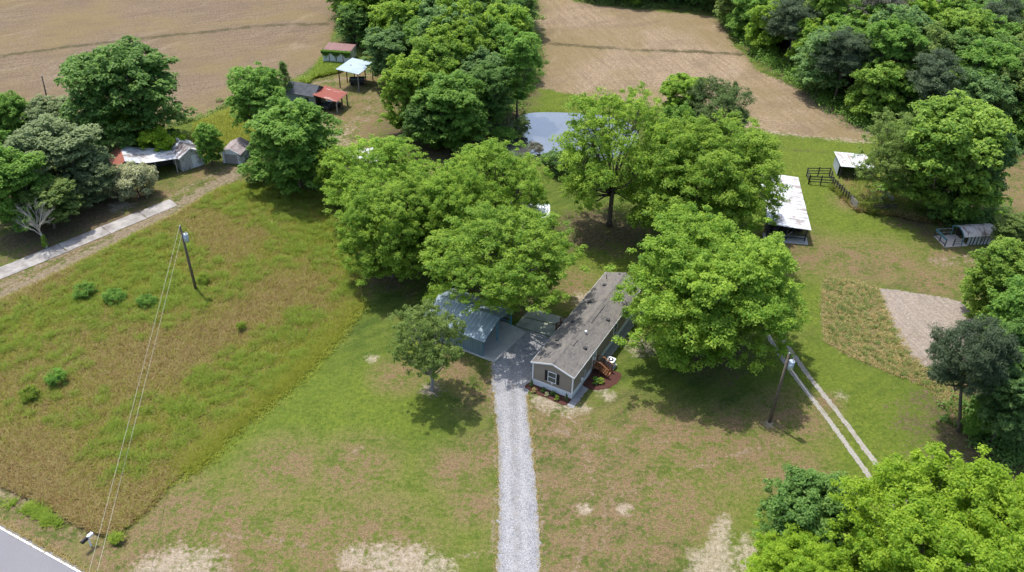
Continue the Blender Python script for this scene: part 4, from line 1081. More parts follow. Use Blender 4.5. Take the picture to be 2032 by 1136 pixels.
    MB().box(X_, X_+.12, ly-.75, ly-.5, .95, 1.25).build('utility_box', TRIM, t)
    MB().box(HW+.001, HW+.05, ly+.4, ly+1.4, .08, .72).build('access_panel', TRIM, t)
DOORY = to_local(1179, 719, .8, HO, HA)[1]-.35
mobile_home()

def deck(name, label, side, cy, wood, rail):
    """deck and steps leading straight out from the wall; side +1 = right wall, -1 = left wall"""
    x0 = (HW+.045) if side > 0 else -.045
    ox, oy = rot((x0, cy), HA)
    t = thing(name, label, 'steps', (HO[0]+ox, HO[1]+oy, 0), HA if side > 0 else HA+math.pi)
    t.scale = (.80, .95, 1)
    m_ = MB()
    for k in range(8): m_.box(.01+k*.145, .14+k*.145, -.58, .58, .70, .74)
    m_.build('platform', rail, t)
    for x in (.06, 1.10):
        for y in (-.54, .54): MB().box(x-.05, x+.05, y-.05, y+.05, 0, 1.62).build('post', wood, t)
    n = 4
    for k in range(n):
        MB().box(1.18+k*.29, 1.46+k*.29, -.54, .54, .57-k*.15, .61-k*.15).build('step', rail, t)
    for y in (-.58, .58):
        MB().slab((1.16, y-.03, .74), (1.16, y+.03, .74), (2.42, y+.03, .10), (2.42, y-.03, .10), .26).build('stringer', wood, t)
    for y in (-.54, .54):
        MB().box(2.26, 2.36, y-.05, y+.05, 0, 1.02).build('post', wood, t)
        r_ = MB().bar((.06, y, 1.64), (1.12, y, 1.64), .12, .05).bar((1.10, y, 1.64), (2.36, y, 1.04), .12, .05)
        r_.bar((.06, y, .95), (1.10, y, .95), .04, .08).bar((1.10, y, .95), (2.33, y, .32), .04, .08)
        h_ = r_.build('handrail', rail, t)
        b_ = MB()
        for k in range(7): b_.box(.16+k*.135, .20+k*.135, y-.02, y+.02, .93, 1.62)
        for k in range(8):
            x = 1.22+k*.135; z = 1.64-(x-1.1)*.476; b_.box(x, x+.04, y-.02, y+.02, z-.70, z)
        b_.build('balusters', wood, h_)
    return t
deck('wooden_steps', 'reddish stained wooden entry steps with railings at the white door of the mobile home', 1, DOORY+.15, STAINW, STAINP)
deck('wooden_steps', 'half-hidden brown steps on the left wall of the mobile home by the concrete pads', -1, to_local(1124, 640, 1.2, HO, HA)[1], STAINW, STAINW)

def ac_unit():
    x, y = G(1211, 727); t = thing('air_conditioner', 'round-cornered white and grey outdoor air conditioner behind the wooden entry steps', 'air conditioner', (x, y, 0), HA)
    a = .42; c_ = .1
    oc = [(-a+c_,-a),(a-c_,-a),(a,-a+c_),(a,a-c_),(a-c_,a),(-a+c_,a),(-a,a-c_),(-a,-a+c_)]
    MB().prism(oc, .10, .86).build('body', GREYMET, t)
    g_ = MB()
    for k in range(7): g_.prism([(q[0]*1.02, q[1]*1.02) for q in oc], .16+k*.1, .20+k*.1)
    g_.build('side_grille', TRIM, t)
    top = MB(); top.prism([(q[0]*1.03, q[1]*1.03) for q in oc], .865, .93); tp = top.build('top_cover', TRIM, t)
    MB().tube([(0,0,.931),(0,0,.945)], .30, 20).build('fan_opening', BLACK, tp)
    MB().tube([(0,0,.946),(0,0,.985)], .12, 12).build('fan_hub', TRIM, tp)
    MB().box(-.55,.55,-.55,.55,.005,.09).build('base_pad', CLEANC, t)
ac_unit()

def lpoly(L): return [(HO[0]+rot(p, HA)[0], HO[1]+rot(p, HA)[1]) for p in L]
strip_mesh('mulch_bed', smooth_line([*lpoly([(-.35,-.02)]), *lpoly([(-.55,-.6)]), *lpoly([(-.2,-1.0)]), *lpoly([(1.0,-1.15)]), *lpoly([(2.4,-1.2)]), *lpoly([(3.6,-1.25)]), *lpoly([(4.3,-1.15)]), *lpoly([(4.45,-.4)]), *lpoly([(4.42,-.02)])], 5), .028, MULCH, .03, 41)
sx = HW+.02
strip_mesh('mulch_bed', smooth_line(lpoly([(sx,DOORY-2.6),(sx+.9,DOORY-2.9),(sx+1.8,DOORY-2.5),(sx+2.7,DOORY-1.5),(sx+3.05,DOORY-.3),(sx+2.9,DOORY+.8),(sx+2.3,DOORY+1.0),(sx,DOORY+.9)]), 5), .028, MULCH, .03, 42)
strip_mesh('gravel_strip', lpoly([(sx-.02,-1.2),(sx+.75,-1.1),(sx+.8,DOORY-2.9),(sx,DOORY-2.6)]), .022, GRAVEL, .04, 43)
strip_mesh('gravel_strip', lpoly([(sx,DOORY+1.0),(sx+1.3,DOORY+1.0),(sx+1.5,DOORY+2.0),(sx+.8,DOORY+2.6),(sx+.8,HL),(sx,HL)]), .022, GRAVEL, .04, 44)
for u, v, k, leaf, R_, H_, d in [(1060,778,'garden_shrub','straw',.30,.4,'pale yellow clump at the left end of the mulch bed below the front window'),
    (1078.5,777.5,'garden_shrub','dark',.28,.4,'dark small shrub second from the left in the front mulch bed'),
    (1086,784,'garden_shrub','silver',.28,.3,'pale low plant third from the left in the front mulch bed'),
    (1097,784,'garden_shrub','dark',.30,.45,'dark small shrub in the middle of the front mulch bed'),
    (1106,793,'garden_shrub','weed',.30,.42,'yellow-green shrub toward the right of the front mulch bed'),
    (1183,760,'garden_shrub','mid',.42,.6,'green shrub in the mulch bed under the entry steps'),
    (1194,759,'garden_shrub','weed',.38,.45,'yellow-green shrub in the mulch bed beside the step shrub')]:
    x, y = G(u, v); tree(k, leaf, x, y, R_, H_, d, 'shrub', name='garden_shrub')
for u, v, d in [(1056.5,768,'dark upright evergreen at the left front corner of the mobile home'),(1125,795,'dark upright evergreen at the right front corner of the mobile home')]:
    x, y = G(u, v); tree('cedar', 'cedar', x-.1, y-.1, .26, 1.0, d, 'shrub', name='upright_shrub')

# ------------------------------------------------------------------ carport, slab, pads
CO = (-2.96, 69.56); CA = math.radians(61); CW, CL, CE, CR_ = 6.2, 7.4, 2.32, 3.35
def carport():
    t = thing('metal_carport', 'blue-grey metal carport with arched gable and blue posts beside the gravel drive', 'carport', (*CO, 0), CA)
    def sheet(x0, z0, x1, z1, nm):
        return MB().slab((x0,-.30,z0),(x1,-.30,z1),(x1,CL+.2,z1),(x0,CL+.2,z0), .05).build(nm, BLUEMET, t)
    mid = CW/2
    sheet(.55, CE+.33, mid, CR_, 'roof_panel'); sheet(CW-.55, CE+.33, mid, CR_, 'roof_panel')
    sheet(-.16, CE-.06, .55, CE+.327, 'roof_panel'); sheet(CW+.16, CE-.06, CW-.55, CE+.327, 'roof_panel')
    MB().exty([(mid-.25,CR_-.045),(mid,CR_+.045),(mid+.25,CR_-.045),(mid,CR_+.005)], -.31, CL+.21).build('ridge_cap', BLUEMET, t)
    MB().box(-.03, 0, 0, CL, .02, CE-.04).build('side_wall', BLUEWALL, t)
    MB().box(-.03, CW, CL, CL+.03, .02, CE+.1).build('back_wall', BLUEWALL, t)
    for x in (.05, mid, CW-.05):
        for y in ((.05,) if x == mid else (.05, 2.5, 5.0, CL-.06)):
            MB().box(x-.055, x+.055, y-.055, y+.055, .02, CE+(.75 if x == mid else .02)).build('post', BLUEFR, t)
    for y in (.05, 2.5, 5.0, CL-.06):
        MB().bar((.02,y,CE-.06),(.6,y,CE+.22),.08).bar((.6,y,CE+.22),(mid,y,CR_-.12),.08).bar((mid,y,CR_-.12),(CW-.6,y,CE+.22),.08).bar((CW-.6,y,CE+.22),(CW-.02,y,CE-.06),.08).build('rafter', BLUEFR, t)
    MB().box(-.16,-.10,-.31,-.25,CE-.3,CE-.05).bar((-.18,-.32,CE-.06),(.55,-.32,CE+.30),.03,.16).bar((.55,-.32,CE+.30),(mid,-.32,CR_-.03),.03,.16).bar((mid,-.32,CR_-.03),(CW-.55,-.32,CE+.30),.03,.16).bar((CW-.55,-.32,CE+.30),(CW+.18,-.32,CE-.06),.03,.16).build('gable_trim', BLUEWALL, t)
    for z in (.5, 1.1, 1.7, 2.25): MB().box(CW-.03, CW+.02, 0, CL, z-.05, z+.05).build('side_rail', BLUEFR, t)
carport()
def cpoly(L): return [(CO[0]+rot(p, CA)[0], CO[1]+rot(p, CA)[1]) for p in L]
def flatthing(name, poly, z0, z1, mat, label, cat):
    o = MB().prism(poly, z0, z1).build(name, mat); return tag(o, label, cat)
o = MB().prism(cpoly([(-.18,-1.55),(CW-.25,-2.0),(CW+.15,0),(CW+.15,CL+.2),(-.18,CL+.2)]), -.05, .075).build('carport_slab', CLEANC); o['kind'] = 'structure'
o = MB().prism(GL([(1052.5,612.5),(1126,633),(1113.5,647.5),(1038.5,628.5)]), -.05, .06).build('concrete_pad', MOSSC); o['kind'] = 'structure'
o = MB().prism(GL([(1037,630),(1112.5,649.5),(1095,669.6),(1023,646.5)]), -.05, .06).build('concrete_pad', MOSSC); o['kind'] = 'structure'

# ------------------------------------------------------------------ farm buildings
def red_shed():
    t = thing('shed', 'old grey shed with red roof slope and white lean-to, half hidden by grey-green trees', 'shed', (-55.5, 104.6, 0), math.radians(28))
    w_, d_ = 3.9, 5.0
    MB().exty([(0,0),(w_,0),(w_,2.45),(1.75,3.42),(0,2.15)], 0, d_).build('wall', GREYWALL, t)
    MB().slab((-.3,-.25,2.0),(1.75,-.25,3.5),(1.75,d_+.2,3.5),(-.3,d_+.2,2.0),.06).build('roof', REDROOF, t, )
    MB().slab((1.75,-.25,3.503),(w_,-.25,2.62),(w_,d_+.2,2.62),(1.75,d_+.2,3.503),.06).build('roof', WHITEROOF, t)
    MB().slab((w_,-.25,2.617),(w_+4.6,.05,2.25),(w_+4.6,3.4,2.25),(w_,d_+.2,2.617),.06).build('lean_to_roof', WHITEROOF, t)
    for x, y in ((w_+1.6,.15),(w_+4.3,.2),(w_+4.3,3.1),(w_+1.6,3.3)): MB().box(x-.07,x+.07,y-.07,y+.07,0,2.3).build('post', GREYWOOD, t)
    MB().box(w_+.0,w_+4.2,3.2,3.3,0,2.2).build('back_boards', DKWOOD, t)
    MB().box(2.6,3.5,-.03,0,0,1.9).build('door', OLDWOOD, t)
red_shed()
def gable_garage(name, label, org, rz, w_, d_, we, rh, wallm, roofm, doorm, dx0, dx1, dz, ov=.22, extra=None):
    t = thing(name, label, 'garage', (*org, 0), rz)
    MB().exty([(0,0),(w_,0),(w_,we),(w_/2,rh-.05),(0,we)], 0, d_).build('wall', wallm, t)
    s_ = (rh-we)/(w_/2)
    MB().slab((-ov,-ov,we-s_*ov+.03),(w_/2,-ov,rh+.03),(w_/2,d_+ov,rh+.03),(-ov,d_+ov,we-s_*ov+.03),.06).build('roof', roofm, t)
    MB().slab((w_/2,-ov,rh+.033),(w_+ov,-ov,we-s_*ov+.033),(w_+ov,d_+ov,we-s_*ov+.033),(w_/2,d_+ov,rh+.033),.06).build('roof', roofm, t)
    dd = MB().box(dx0,dx1,-.04,0,.02,dz)
    for k in range(1,3): dd.box(dx0+(dx1-dx0)*k/3-.02,dx0+(dx1-dx0)*k/3+.02,-.055,-.04,.02,dz)
    dr_ = dd.build('door', doorm, t)
    MB().bar((-ov,-ov-.02,we-s_*ov),(w_/2,-ov-.02,rh),.03,.14).bar((w_/2,-ov-.02,rh),(w_+ov,-ov-.02,we-s_*ov),.03,.14).build('barge_board', PALEWALL, t)
    return t
gable_garage('garage','white gabled garage with peeling roof at the end of the farm lane',(-47.8,108.9),math.radians(42),3.4,4.3,2.2,3.2,GREYWALL,OLDWHITE,PALEWALL,1.7,2.8,2.0)
gable_garage('garage','small white garage with brown-grey roof and grey double door, near the dense round tree',(-42.7,111.8),math.radians(-8),2.8,3.6,1.75,2.45,PALEWALL,mottled('brown_grey_roof',(.20,.165,.165),(.42,.36,.36),1.8,.9,fine=.3),GREYWOOD,.35,2.3,1.5)

def barn():
    t = thing('barn', 'blue-grey barn with dark roof and a rust-red open lean-to', 'barn', (-33.0, 130.8, 0), math.radians(-18))
    MB().extx([(0,0),(3.6,0),(3.6,2.45),(1.8,3.45),(0,2.45)], -5.2, 0).build('wall', BARNBLUE, t)
    MB().slab((-5.4,-.25,2.35),(.2,-.25,2.35),(.2,1.8,3.55),(-5.4,1.8,3.55),.08).build('roof', DARKROOF, t)
    MB().slab((-5.4,1.8,3.553),(.2,1.8,3.553),(.2,3.85,2.353),(-5.4,3.85,2.353),.08).build('roof', DARKROOF, t)
    MB().slab((.0,-.3,2.75),(4.35,-.25,2.15),(4.35,3.7,2.15),(.0,3.8,2.75),.05).build('lean_to_roof', RUSTROOF, t)
    for x, y in ((4.1,.0),(4.1,1.8),(4.1,3.5),(.15,.0)): MB().box(x-.08,x+.08,y-.08,y+.08,0,2.2).build('post', OLDWOOD if y else GREYWOOD, t)
    MB().bar((4.1,-.05,2.12),(4.1,3.6,2.12),.1,.14).bar((.1,-.05,2.6),(4.1,-.05,2.08),.1,.14).build('beam', OLDWOOD, t)
    MB().box(-1.6,-1.0,-.03,0,1.3,1.9).build('window', BLACK, t)
    MB().box(.02,.06,.6,2.0,0,2.1).build('door', DKWOOD, t)
barn()
def simple_car(name, label, cat, x, y, rz, body, L_=3.9, W_=1.65):
    t = thing(name, label, cat, (x, y, 0), rz)
    MB().exty([(-L_/2,.30),(L_/2,.30),(L_/2,.72),(L_*.28,.86),(-L_*.32,.90),(-L_/2,.80)], -W_/2, W_/2).build('body', body, t, bevel=.06)
    MB().exty([(-L_*.36,.90),(L_*.24,.86),(L_*.10,1.32),(-L_*.24,1.34)], -W_/2+.1, W_/2-.1).build('cabin', GLASS, t, bevel=.05)
    for sx_ in (-1, 1):
        for sy_ in (-1, 1): MB().tube([(sx_*L_*.31, sy_*(W_/2-.2), .31),(sx_*L_*.31, sy_*(W_/2+.02), .31)], .31, 16).build('wheel', RUBBER, t)
    return t
bx_, by_ = -33.0+rot((2.3, 1.6), math.radians(-18))[0], 130.8+rot((2.3, 1.6), math.radians(-18))[1]
simple_car('old_car', 'dark old car parked under the rusty barn lean-to', 'car', bx_, by_, math.radians(50), mottled('car_paint', (.025,.03,.035), (.05,.055,.06), 2, .35, .5, fine=.05, bump=0), 3.0, 1.4)
for k, (a, b) in enumerate([(.75,.5),(1.0,.95)]):
    q = rot((a, b), math.radians(-18)); t = thing('oil_drum', ['front dark drum beside the post under the rusty lean-to','rear dark drum against the barn wall under the rusty lean-to'][k], 'drum', (-33+q[0], 130.8+q[1], 0))
    MB().tube([(0,0,0),(0,0,.9)], .29, 14).build('barrel', DARKM, t, True); r_ = MB()
    for z in (.0,.3,.6,.88): r_.tube([(0,0,z),(0,0,z+.03)], .31, 14)
    r_.build('hoop', BLACK, t)

def pole_shed():
    t = thing('pole_shed', 'tall open pole shed with pale blue metal roof on rusty posts, nearest the middle woods', 'shed', (-30.5, 140.1, 0), math.radians(-20))
    w_, d_ = 3.7, 5.0
    MB().slab((-.3,-.4,3.42),(w_+.4,-.4,3.18),(w_+.4,d_+.3,3.18),(-.3,d_+.3,3.42),.05).build('roof', ribbed('pale_blue_roof',(.27,.345,.41),(.36,.44,.50),.4,1,.5,.15,streak=3,depth=.03), t)
    rp_ = mottled('rusty_post', (.09,.045,.032), (.16,.085,.06), 4, .8)
    for x in (.0, w_):
        for y in (0, d_/2, d_): MB().box(x-.07,x+.07,y-.07,y+.07,0,3.35 if x == 0 else 3.12).build('post', rp_ if x == 0 or y else GREYWOOD, t)
    MB().bar((0,-.05,3.28),(w_,-.05,3.05),.1,.16).bar((0,d_,3.28),(w_,d_,3.05),.1,.16).bar((0,0,3.30),(0,d_,3.30),.1,.12).bar((w_,0,3.06),(w_,d_,3.06),.1,.12).build('beam', rp_, t)
    MB().bar((0,0,2.7),(.5,0,3.2),.07).build('brace', rp_, t); MB().bar((0,d_/2,2.7),(.5,d_/2,3.15),.07).build('brace', rp_, t)
    MB().tube([(1.2,2.2,3.38),(1.2,2.2,3.50)],.07,8).build('vent_cap', DARKM, t)
    a = math.radians(-20); q = rot((1.9,2.6), a)
    g = thing('farm_wagon', 'dark flatbed wagon parked under the pale blue pole shed', 'wagon', (-30.5+q[0], 140.1+q[1], 0), a+math.radians(25))
    MB().box(-1.3,1.3,-.8,.8,.55,.72).build('bed', mottled('wagon_green',(.03,.055,.05),(.06,.09,.08),3,.7), g)
    MB().box(-1.3,1.3,-.8,-.74,.722,1.0).box(-1.3,1.3,.74,.8,.722,1.0).box(-1.3,-1.24,-.73,.73,.722,1.0).build('side_board', DKWOOD, g)
    for x in (-.8,.8):
        for y in (-.72,.72): MB().tube([(x,y-.1,.33),(x,y+.1,.33)],.33,14).build('wheel', RUBBER, g)
    MB().bar((1.3,0,.5),(2.1,0,.35),.08).build('tow_bar', DARKM, g)
    q = rot((1.3,4.3), a); g = thing('ladder', 'upright ladder leaning in the back of the pale blue pole shed', 'ladder', (-30.5+q[0],140.1+q[1],0), a)
    MB().bar((-.2,0,0),(-.2,.5,2.8),.06).bar((.2,0,0),(.2,.5,2.8),.06).build('rail', OLDWOOD, g); r_ = MB()
    for k in range(8): r_.bar((-.2,.05+k*.055,.3+k*.32),(.2,.05+k*.055,.3+k*.32),.04)
    r_.build('rung', OLDWOOD, g)
pole_shed()
def container(org, rz, w_, d_, h_, label):
    t = thing('storage_container', label, 'container', (*org, 0), rz, 'vine-covered storage containers')
    MB().box(0,w_,0,d_,.15,h_).build('body', PALEWALL, t)
    MB().slab((-.08,-.1,h_+.08),(w_+.04,-.1,h_+.02),(w_+.04,d_+.1,h_+.02),(-.08,d_+.1,h_+.08),.06).build('roof', BROWNROOF, t)
    for k in (0,1): MB().box(.12+k*w_/2,w_/2-.06+k*w_/2,-.04,0,.2,h_-.15).build('door', PALEWALL, t)
    MB().box(w_/2-.05,w_/2+.05,-.06,-.002,.15,h_-.1).build('door_bar', RUSTROOF, t)
cA = math.radians(-7)
container((-35.5,151.0), cA, 2.5, 4.4, 2.25, 'left of the two white vine-topped containers with brown roofs at the edge of the woods')
q = rot((2.62,0), cA); container((-35.5+q[0],151.0+q[1]), cA, 2.4, 4.4, 2.2, 'right of the two white vine-topped containers with brown roofs at the edge of the woods')
def vine():
    rg = np.random.default_rng(8); n = 3600; x = rg.uniform(-.2, 5.3, n); dz = np.abs(rg.normal(0, .28, n))*(1+.6*np.sin(x*3.1))
    y = -.12-.1*rg.random(n)+(rg.random(n) < .3)*rg.uniform(0,.6,n); z = 2.42-dz
    z = np.where(y > 0, 2.42, z); a = cA
    C = np.stack([-35.5+x*math.cos(a)-y*math.sin(a), 151.0+x*math.sin(a)+y*math.cos(a), z], 1)
    V = leaves(rg, C, unit(rg.normal(size=(n,3))+np.array([0,-.8,.6])), .24, .16, .2)
    o = bpy.data.objects.new('vine', mesh_from_quads('vine', V, rg.uniform(0,.8,n), LM['mid'])); COL.objects.link(o)
    tag(o, 'thick green vine hanging over the fronts of the two white containers', 'vine', kind='stuff')
vine()
def scrap_roof():
    t = thing('collapsed_shed', 'small collapsed pinkish shed roof among the trees behind the containers', 'shed', (*G(742, 102), 0), math.radians(10))
    MB().slab((-1.6,-.9,1.1),(1.0,-.9,1.5),(1.0,.9,1.7),(-1.6,.9,1.0),.06).build('roof', mottled('faded_pink_roof',(.42,.28,.24),(.66,.58,.56),2,.8), t)
    MB().box(-1.3,.8,-.7,.7,0,.95).build('wall', GREYWALL, t)
scrap_roof()
def gable_x(name, label, org, rz, w_, d_, we, rh, wallm, roofm):
    t = thing(name, label, 'shed', (*org, 0), rz)
    MB().extx([(0,0),(d_,0),(d_,we),(d_/2,rh),(0,we)], 0, w_).build('wall', wallm, t)
    MB().slab((-.3,-.3,we-.05),(w_+.3,-.3,we-.05),(w_+.3,d_/2,rh+.1),(-.3,d_/2,rh+.1),.06).build('roof', roofm, t)
    MB().slab((-.3,d_/2,rh+.103),(w_+.3,d_/2,rh+.103),(w_+.3,d_+.3,we-.047),(-.3,d_+.3,we-.047),.06).build('roof', roofm, t)
    MB().box(w_*.4,w_*.4+1,-.04,0,0,2.0).build('door', GREYWOOD, t)
gable_x('outbuilding','long white-roofed outbuilding mostly hidden behind the rounded bright yard tree',(-27.2,106.3),math.radians(20),8.2,3.9,2.4,3.1,PALEWALL,WHITEROOFX)
gable_x('outbuilding','small pale blue-white roofed building showing between the yard trees left of the airy tree',(-1.0,95.4),math.radians(-2),5.4,3.2,2.1,2.6,PALEWALL,ribbed('pale_sheet',(.50,.56,.62),(.66,.70,.74),.4,0,.5,.15,streak=3,depth=.02))

def long_barn():
    a = math.radians(-8); t = thing('open_barn', 'long open-sided barn with bright white metal roof right of the yard trees', 'barn', (33.0, 94.3, 0), a)
    w_, d_ = 4.9, 13.6
    MB().slab((-.3,-.4,2.45),(w_+.3,-.4,2.08),(w_+.3,7.0,2.08),(-.3,7.0,2.45),.06).build('roof_sheet', WHITEROOF, t)
    MB().slab((-.3,7.05,2.38),(w_+.3,7.05,2.01),(w_+.3,d_+.3,2.01),(-.3,d_+.3,2.38),.06).build('roof_sheet', WHITEROOF, t)
    for x in (.1, w_/2, w_-.1):
        for k in range(6):
            if x == w_/2 and k not in (0, 5): continue
            y = .1+k*(d_-.2)/5; MB().box(x-.08,x+.08,y-.08,y+.08,0,1.96).build('post', DKWOOD, t)
    for y in (.1, d_/2, d_-.1): MB().bar((0,y,2.22),(w_,y,1.90),.08,.16).build('beam', DKWOOD, t)
    for z in (.45,.95): MB().bar((.1,.12,z),(w_-.1,.12,z),.05,.16).build('rail', DKWOOD, t)
    MB().box(-.02,.05,.2,d_,0,2.0).build('left_wall', DKWOOD, t)
    MB().box(w_-.06,w_-.01,5.0,d_,0,1.3).build('right_boards', DKWOOD, t)
    MB().bar((1.9,.0,.2),(3.0,.0,1.35),.09).build('brace', GREYWOOD, t)
    o = MB().prism([(33.0+rot(p, a)[0], 94.3+rot(p, a)[1]) for p in ((-.4,-.7),(w_+.3,-.7),(w_+.3,1.2),(-.4,1.2))], -.02, .08).build('barn_slab', CLEANC); o['kind'] = 'structure'
    for lx, ly, d, c_ in ((1.3,1.6,'dark tractor under the left front of the long white barn roof',(.05,.05,.055)),(3.7,2.6,'grey machine under the right front of the long white barn roof',(.14,.14,.15))):
        q = rot((lx,ly), a); g = thing('farm_machine', d, 'machine', (33.0+q[0], 94.3+q[1], .08), a+.5)
        MB().box(-.9,.3,-.4,.4,.5,1.05).build('body', mottled('machine_paint', c_, tuple(x*1.6 for x in c_), 3, .5), g, bevel=.08)
        MB().box(.3,.9,-.35,.35,.45,.8).box(.7,.8,-.3,.3,.8,1.4).build('seat', DARKM, g)
        for x, r_ in ((-.6,.35),(.6,.5)):
            for y in (-.55,.55): MB().tube([(x,y-.12,r_),(x,y+.12,r_)],r_,16).build('wheel', RUBBER, g)
long_barn()
def cattle_shed():
    a = math.radians(-6); t = thing('cattle_shed', 'grey-sided cattle shed with sloping white roof at the back of the corral', 'shed', (47.2, 110.7, 0), a)
    w_, d_ = 4.2, 4.3
    MB().slab((-.25,-.4,2.35),(w_+.4,-.4,2.25),(w_+.3,2.3,2.12),(-.2,2.3,2.22),.05).build('roof', WHITEROOFX, t)
    MB().slab((-.2,2.36,2.20),(w_+.3,2.36,2.10),(w_+.2,d_+.5,1.95),(-.2,d_+.5,2.05),.05).build('roof', WHITEROOFX, t)
    MB().box(-.1,w_,2.27,2.38,2.07,2.11).build('purlin', RUSTROOF, t)
    MB().box(0,.05,1.2,d_,.1,1.95).build('side_wall', ribbed('grey_plank_wall',(.26,.29,.32),(.38,.42,.45),.32,2,.8,0,depth=.04), t)
    MB().box(.05,w_,d_-.05,d_,.1,1.9).build('back_wall', GREYWALL, t)
    for x in (.1, w_/2, w_-.1): MB().box(x-.07,x+.07,.05,.19,0,2.22).build('post', DKWOOD, t)
    MB().bar((0,.0,2.2),(w_,.0,2.12),.08,.16).build('beam', TEALP, t)
    for z in (.4,.8,1.2): MB().bar((.1,.03,z),(w_+.8,.03,z),.05,.13).build('rail', DKWOOD, t)
cattle_shed()

def rail_fence(name, label, cat, line, hgt, rails, mat, spacing=2.0, group=None, postw=.13):
    """line in world coords"""
    p0 = line[0]; t = thing(name, label, cat, (p0[0], p0[1], 0), 0, group)
    for a_, b_ in zip(line[:-1], line[1:]):
        A = np.array(a_)-p0; B = np.array(b_)-p0; L_ = np.linalg.norm(B-A); k = max(1, round(L_/spacing))
        for i in range(k+1):
            if i == k and b_ is not line[-1]: continue
            q = A+(B-A)*i/k; h_ = hgt*(1.05+.12*math.sin(i*2.3)); MB().box(q[0]-postw/2,q[0]+postw/2,q[1]-postw/2,q[1]+postw/2,-.05,h_).build('post', mat, t)
        for z in rails: MB().bar((A[0],A[1],z*hgt),(B[0],B[1],z*hgt+.03*math.sin(z*9)),.045,.13).build('rail', mat, t)
    return t
rail_fence('corral_fence','dark rail pen fence at the far left of the cattle shed','fence',[np.array(G(*p)) for p in ((1604,366),(1651,369),(1645,350),(1600,350),(1604,366))],1.35,(.35,.65,.95),DKWOOD,1.7)
rail_fence('corral_fence','row of dark upright fence posts slanting down the lawn from the cattle shed','fence',[np.array(G(*p)) for p in ((1654,373),(1676,396),(1690,408))],1.35,(.75,.95),DKWOOD,.62)
def gate(name, label, A, B, hgt, mat, n=5, group=None):
    A = np.array(A); B = np.array(B); t = thing(name, label, 'gate', (A[0],A[1],0), math.atan2(*(B-A)[::-1]), group); L_ = float(np.linalg.norm(B-A))
    for x in (0, L_): MB().box(x-.04,x+.04,-.04,.04,.05,hgt+.1).build('post', mat, t)
    for k in range(n): MB().bar((.04,0,.15+k*(hgt-.15)/(n-1)),(L_-.04,0,.15+k*(hgt-.15)/(n-1)),.05,.10).build('bar', mat, t)
    MB().bar((.04,.02,.15),(L_-.04,.02,hgt),.04,.08).build('brace', mat, t)
gate('farm_gate','grey slatted gate closing the near end of the corral post row',G(1686,406),G(1698,417),1.25,GREYWOOD,6)
gate('farm_gate','dark barred gate under the thin-crowned tree at the corral front',G(1732,420),G(1775,421),1.2,DKWOOD,5)
rail_fence('board_fence','pale weathered board fence behind the corral tree','fence',[np.array(G(*p)) for p in ((1742,380),(1755,394),(1769,405))],1.1,(.3,.55,.8,.98),GREYWOOD,1.0)
def shelter():
    a = math.radians(8); t = thing('metal_shelter', 'low curved-roof metal animal shelter with faded pinkish roof at the right', 'shelter', (58.0, 93.5, 0), a)
    L_, w_ = 4.6, 2.5
    pf = [(-.12,1.38),(.1,1.62),(.45,1.86),(w_/2,2.08),(w_-.45,1.86),(w_-.1,1.62),(w_+.12,1.38)]
    m_ = MB()
    for (y0,z0),(y1,z1) in zip(pf[:-1],pf[1:]): m_.slab((-.1,y0,z0),(L_,y0,z0),(L_,y1,z1),(-.1,y1,z1),.03)
    m_.build('roof', SHELTR, t)
    tr = MB()
    for (y0,z0),(y1,z1) in zip(pf[:-1],pf[1:]): tr.bar((-.12,y0,z0-.03),(-.12,y1,z1-.03),.06,.16)
    tr.build('arch_trim', TEALP, t)
    for x in (.0,1.5,3.0,L_-.1):
        for y in (.0,w_): MB().box(x-.05,x+.05,y-.05,y+.05,0,1.5).build('post', TEALP if x == 0 else DKWOOD, t)
    m_ = MB()
    for k in range(8): m_.box(.7+k*.48,.7+k*.48+.30,-.03,.0,.05,1.36)
    m_.build('side_boards', GREYWALL, t)
    MB().box(.7,L_,w_-.02,w_+.02,.05,1.4).build('back_boards', DKWOOD, t)
    MB().prism([(-2.35,-.15),(.8,-.1),(.8,w_+.1),(-2.35,w_+.1)], .0, .05).build('floor', mottled('pale_floor',(.48,.42,.37),(.60,.54,.49),2), t)
    p = thing('shelter_pen', 'blue-grey railed pen joined to the left end of the curved-roof shelter', 'pen', (58.0, 93.5, 0), a)
    for x, y in ((-2.3,0),(-2.3,w_/2),(-2.3,w_),(-1.15,0),(-1.5,w_),(-.75,w_)): MB().box(x-.05,x+.05,y-.05,y+.05,.05,1.15).build('post', DKWOOD, p)
    MB().box(-2.38,-2.28,-.05,w_+.05,.92,1.18).build('top_board', TEALP, p)
    for z in (.55,1.12): MB().bar((-2.25,w_,z),(-.07,w_,z),.05,.10).build('rail', GREYWOOD, p)
    for z in (.35,.7,1.05): MB().bar((-1.1,0,z),(-.07,0,z),.05,.12).build('rail', GREYWOOD, p)
    MB().bar((-2.25,0,.25),(-2.25,w_,.25),.05,.1).build('rail', OLDWOOD, p)
shelter()

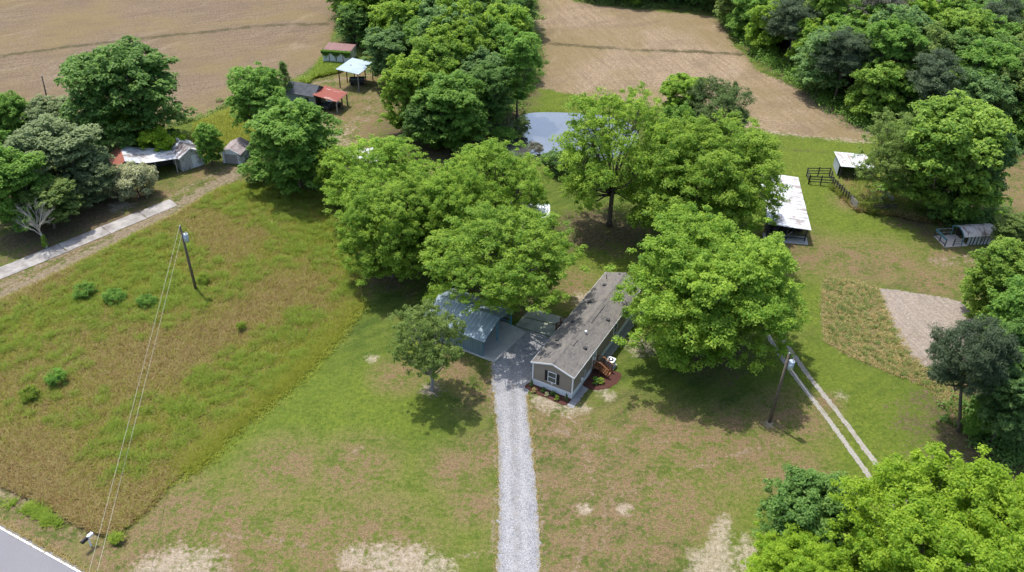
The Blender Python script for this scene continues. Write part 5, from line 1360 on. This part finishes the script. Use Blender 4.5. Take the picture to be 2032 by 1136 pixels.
# ------------------------------------------------------------------ utility poles and lines
def pole(label, ub, vb, ut, vt, can=None, r=.15):
    x, y = G(ub, vb); h_ = HT(ub, vb, vt); d = P(x, y, h_); dx = (ut-d[0])*d[2]/FPX
    t = thing('utility_pole', label, 'utility pole', (x, y, 0))
    MB().tube([(0,0,-.3),(dx*.5,0,h_*.5),(dx,0,h_)], [r*1.15,r,r*.78], 10).build('pole', POLEW, t, True)
    MB().tube([(dx,0,h_-.02),(dx,0,h_+.16)], .07, 8).build('insulator', GREYMET, t)
    if can:
        z = h_-can; f = 1-can/h_; X_ = dx*f+.42
        c_ = MB().tube([(X_,-.1,z-.55),(X_,-.1,z+.35)], .27, 16).tube([(X_,-.1,z+.35),(X_,-.1,z+.42)], .29, 16).build('transformer', mottled('can_paint',(.36,.42,.47),(.46,.52,.57),3,.5,fine=.1,bump=0), t, True)
        MB().tube([(X_+.08,-.1,z+.4),(X_+.08,-.1,z+.7)], .05, 8).build('bushing', GREYMET, c_)
        MB().bar((dx*f,0,z),(X_,-.05,z),.08,.1).build('bracket', DARKM, t)
    return (x+dx, y, h_), (x, y)
(pl, _), (prr, _) = pole('weathered wooden utility pole with grey transformer standing in the meadow', 389, 575, 357, 450, 1.35), pole('wooden utility pole with blue-grey transformer beside the twin-rut gravel track', 1527, 838, 1566, 703, 1.2)
pole('thin dark pole standing alone at the edge of the left field', 102, 232, 83, 152, None, .12)
def wire(name, label, A, B, sag, r=.018, group=None):
    A = Vector(A); B = Vector(B); pts = []
    for i in range(25):
        t_ = i/24; q = A.lerp(B, t_); q.z -= sag*4*t_*(1-t_); pts.append(q)
    o = MB().tube(pts, r, 5).build(name, WIRE, None, True); tag(o, label, 'power line', group)
e1 = (*G(176, 1136, 7.6), 7.6); e2 = (*G(192, 1136, 6.8), 6.8)
def ext(A, B, k): return tuple(A[i]+(B[i]-A[i])*k for i in range(3))
wire('power_line','left of the two thin wires running from the meadow pole toward the road',(pl[0],pl[1],pl[2]+.12),ext((pl[0],pl[1],pl[2]),e1,1.12),.12,.013)
wire('power_line','right of the two thin wires running from the meadow pole toward the road',(pl[0]+.05,pl[1],pl[2]-.9),ext((pl[0],pl[1],pl[2]-.9),e2,1.12),.12,.013)
e3 = (*G(1720, 930, 5.0), 5.0)
wire('power_line','pale wire from the track-side pole toward the lower right corner',(prr[0]+.1,prr[1],prr[2]-1.2),ext((prr[0],prr[1],prr[2]-1.2),e3,1.35),.25,.016)

def mailbox():
    x, y = G(181, 1084); t = thing('mailbox', 'black mailbox with white newspaper box on a white post by the road', 'mailbox', (x, y, 0), math.atan2(rn[1], rn[0]))
    MB().box(-.05,.05,-.05,.05,0,1.25).build('post', TRIM, t)
    MB().bar((-.45,0,.98),(.35,0,.98),.1,.06).build('arm', TRIM, t)
    pr_ = [(math.cos(a_)*.14, 1.14+math.sin(a_)*.14) for a_ in [math.pi*k/8 for k in range(9)]]
    b_ = MB().extx([(.14,1.01)]+pr_+[(-.14,1.01)], -.62, -.06).build('box', BLACK, t)
    MB().box(-.30,-.10,.142,.156,1.15,1.22).build('flag', REDROOF, b_)
    MB().box(.06,.50,-.13,.13,1.02,1.24).build('newspaper_box', TRIM, t)
mailbox()
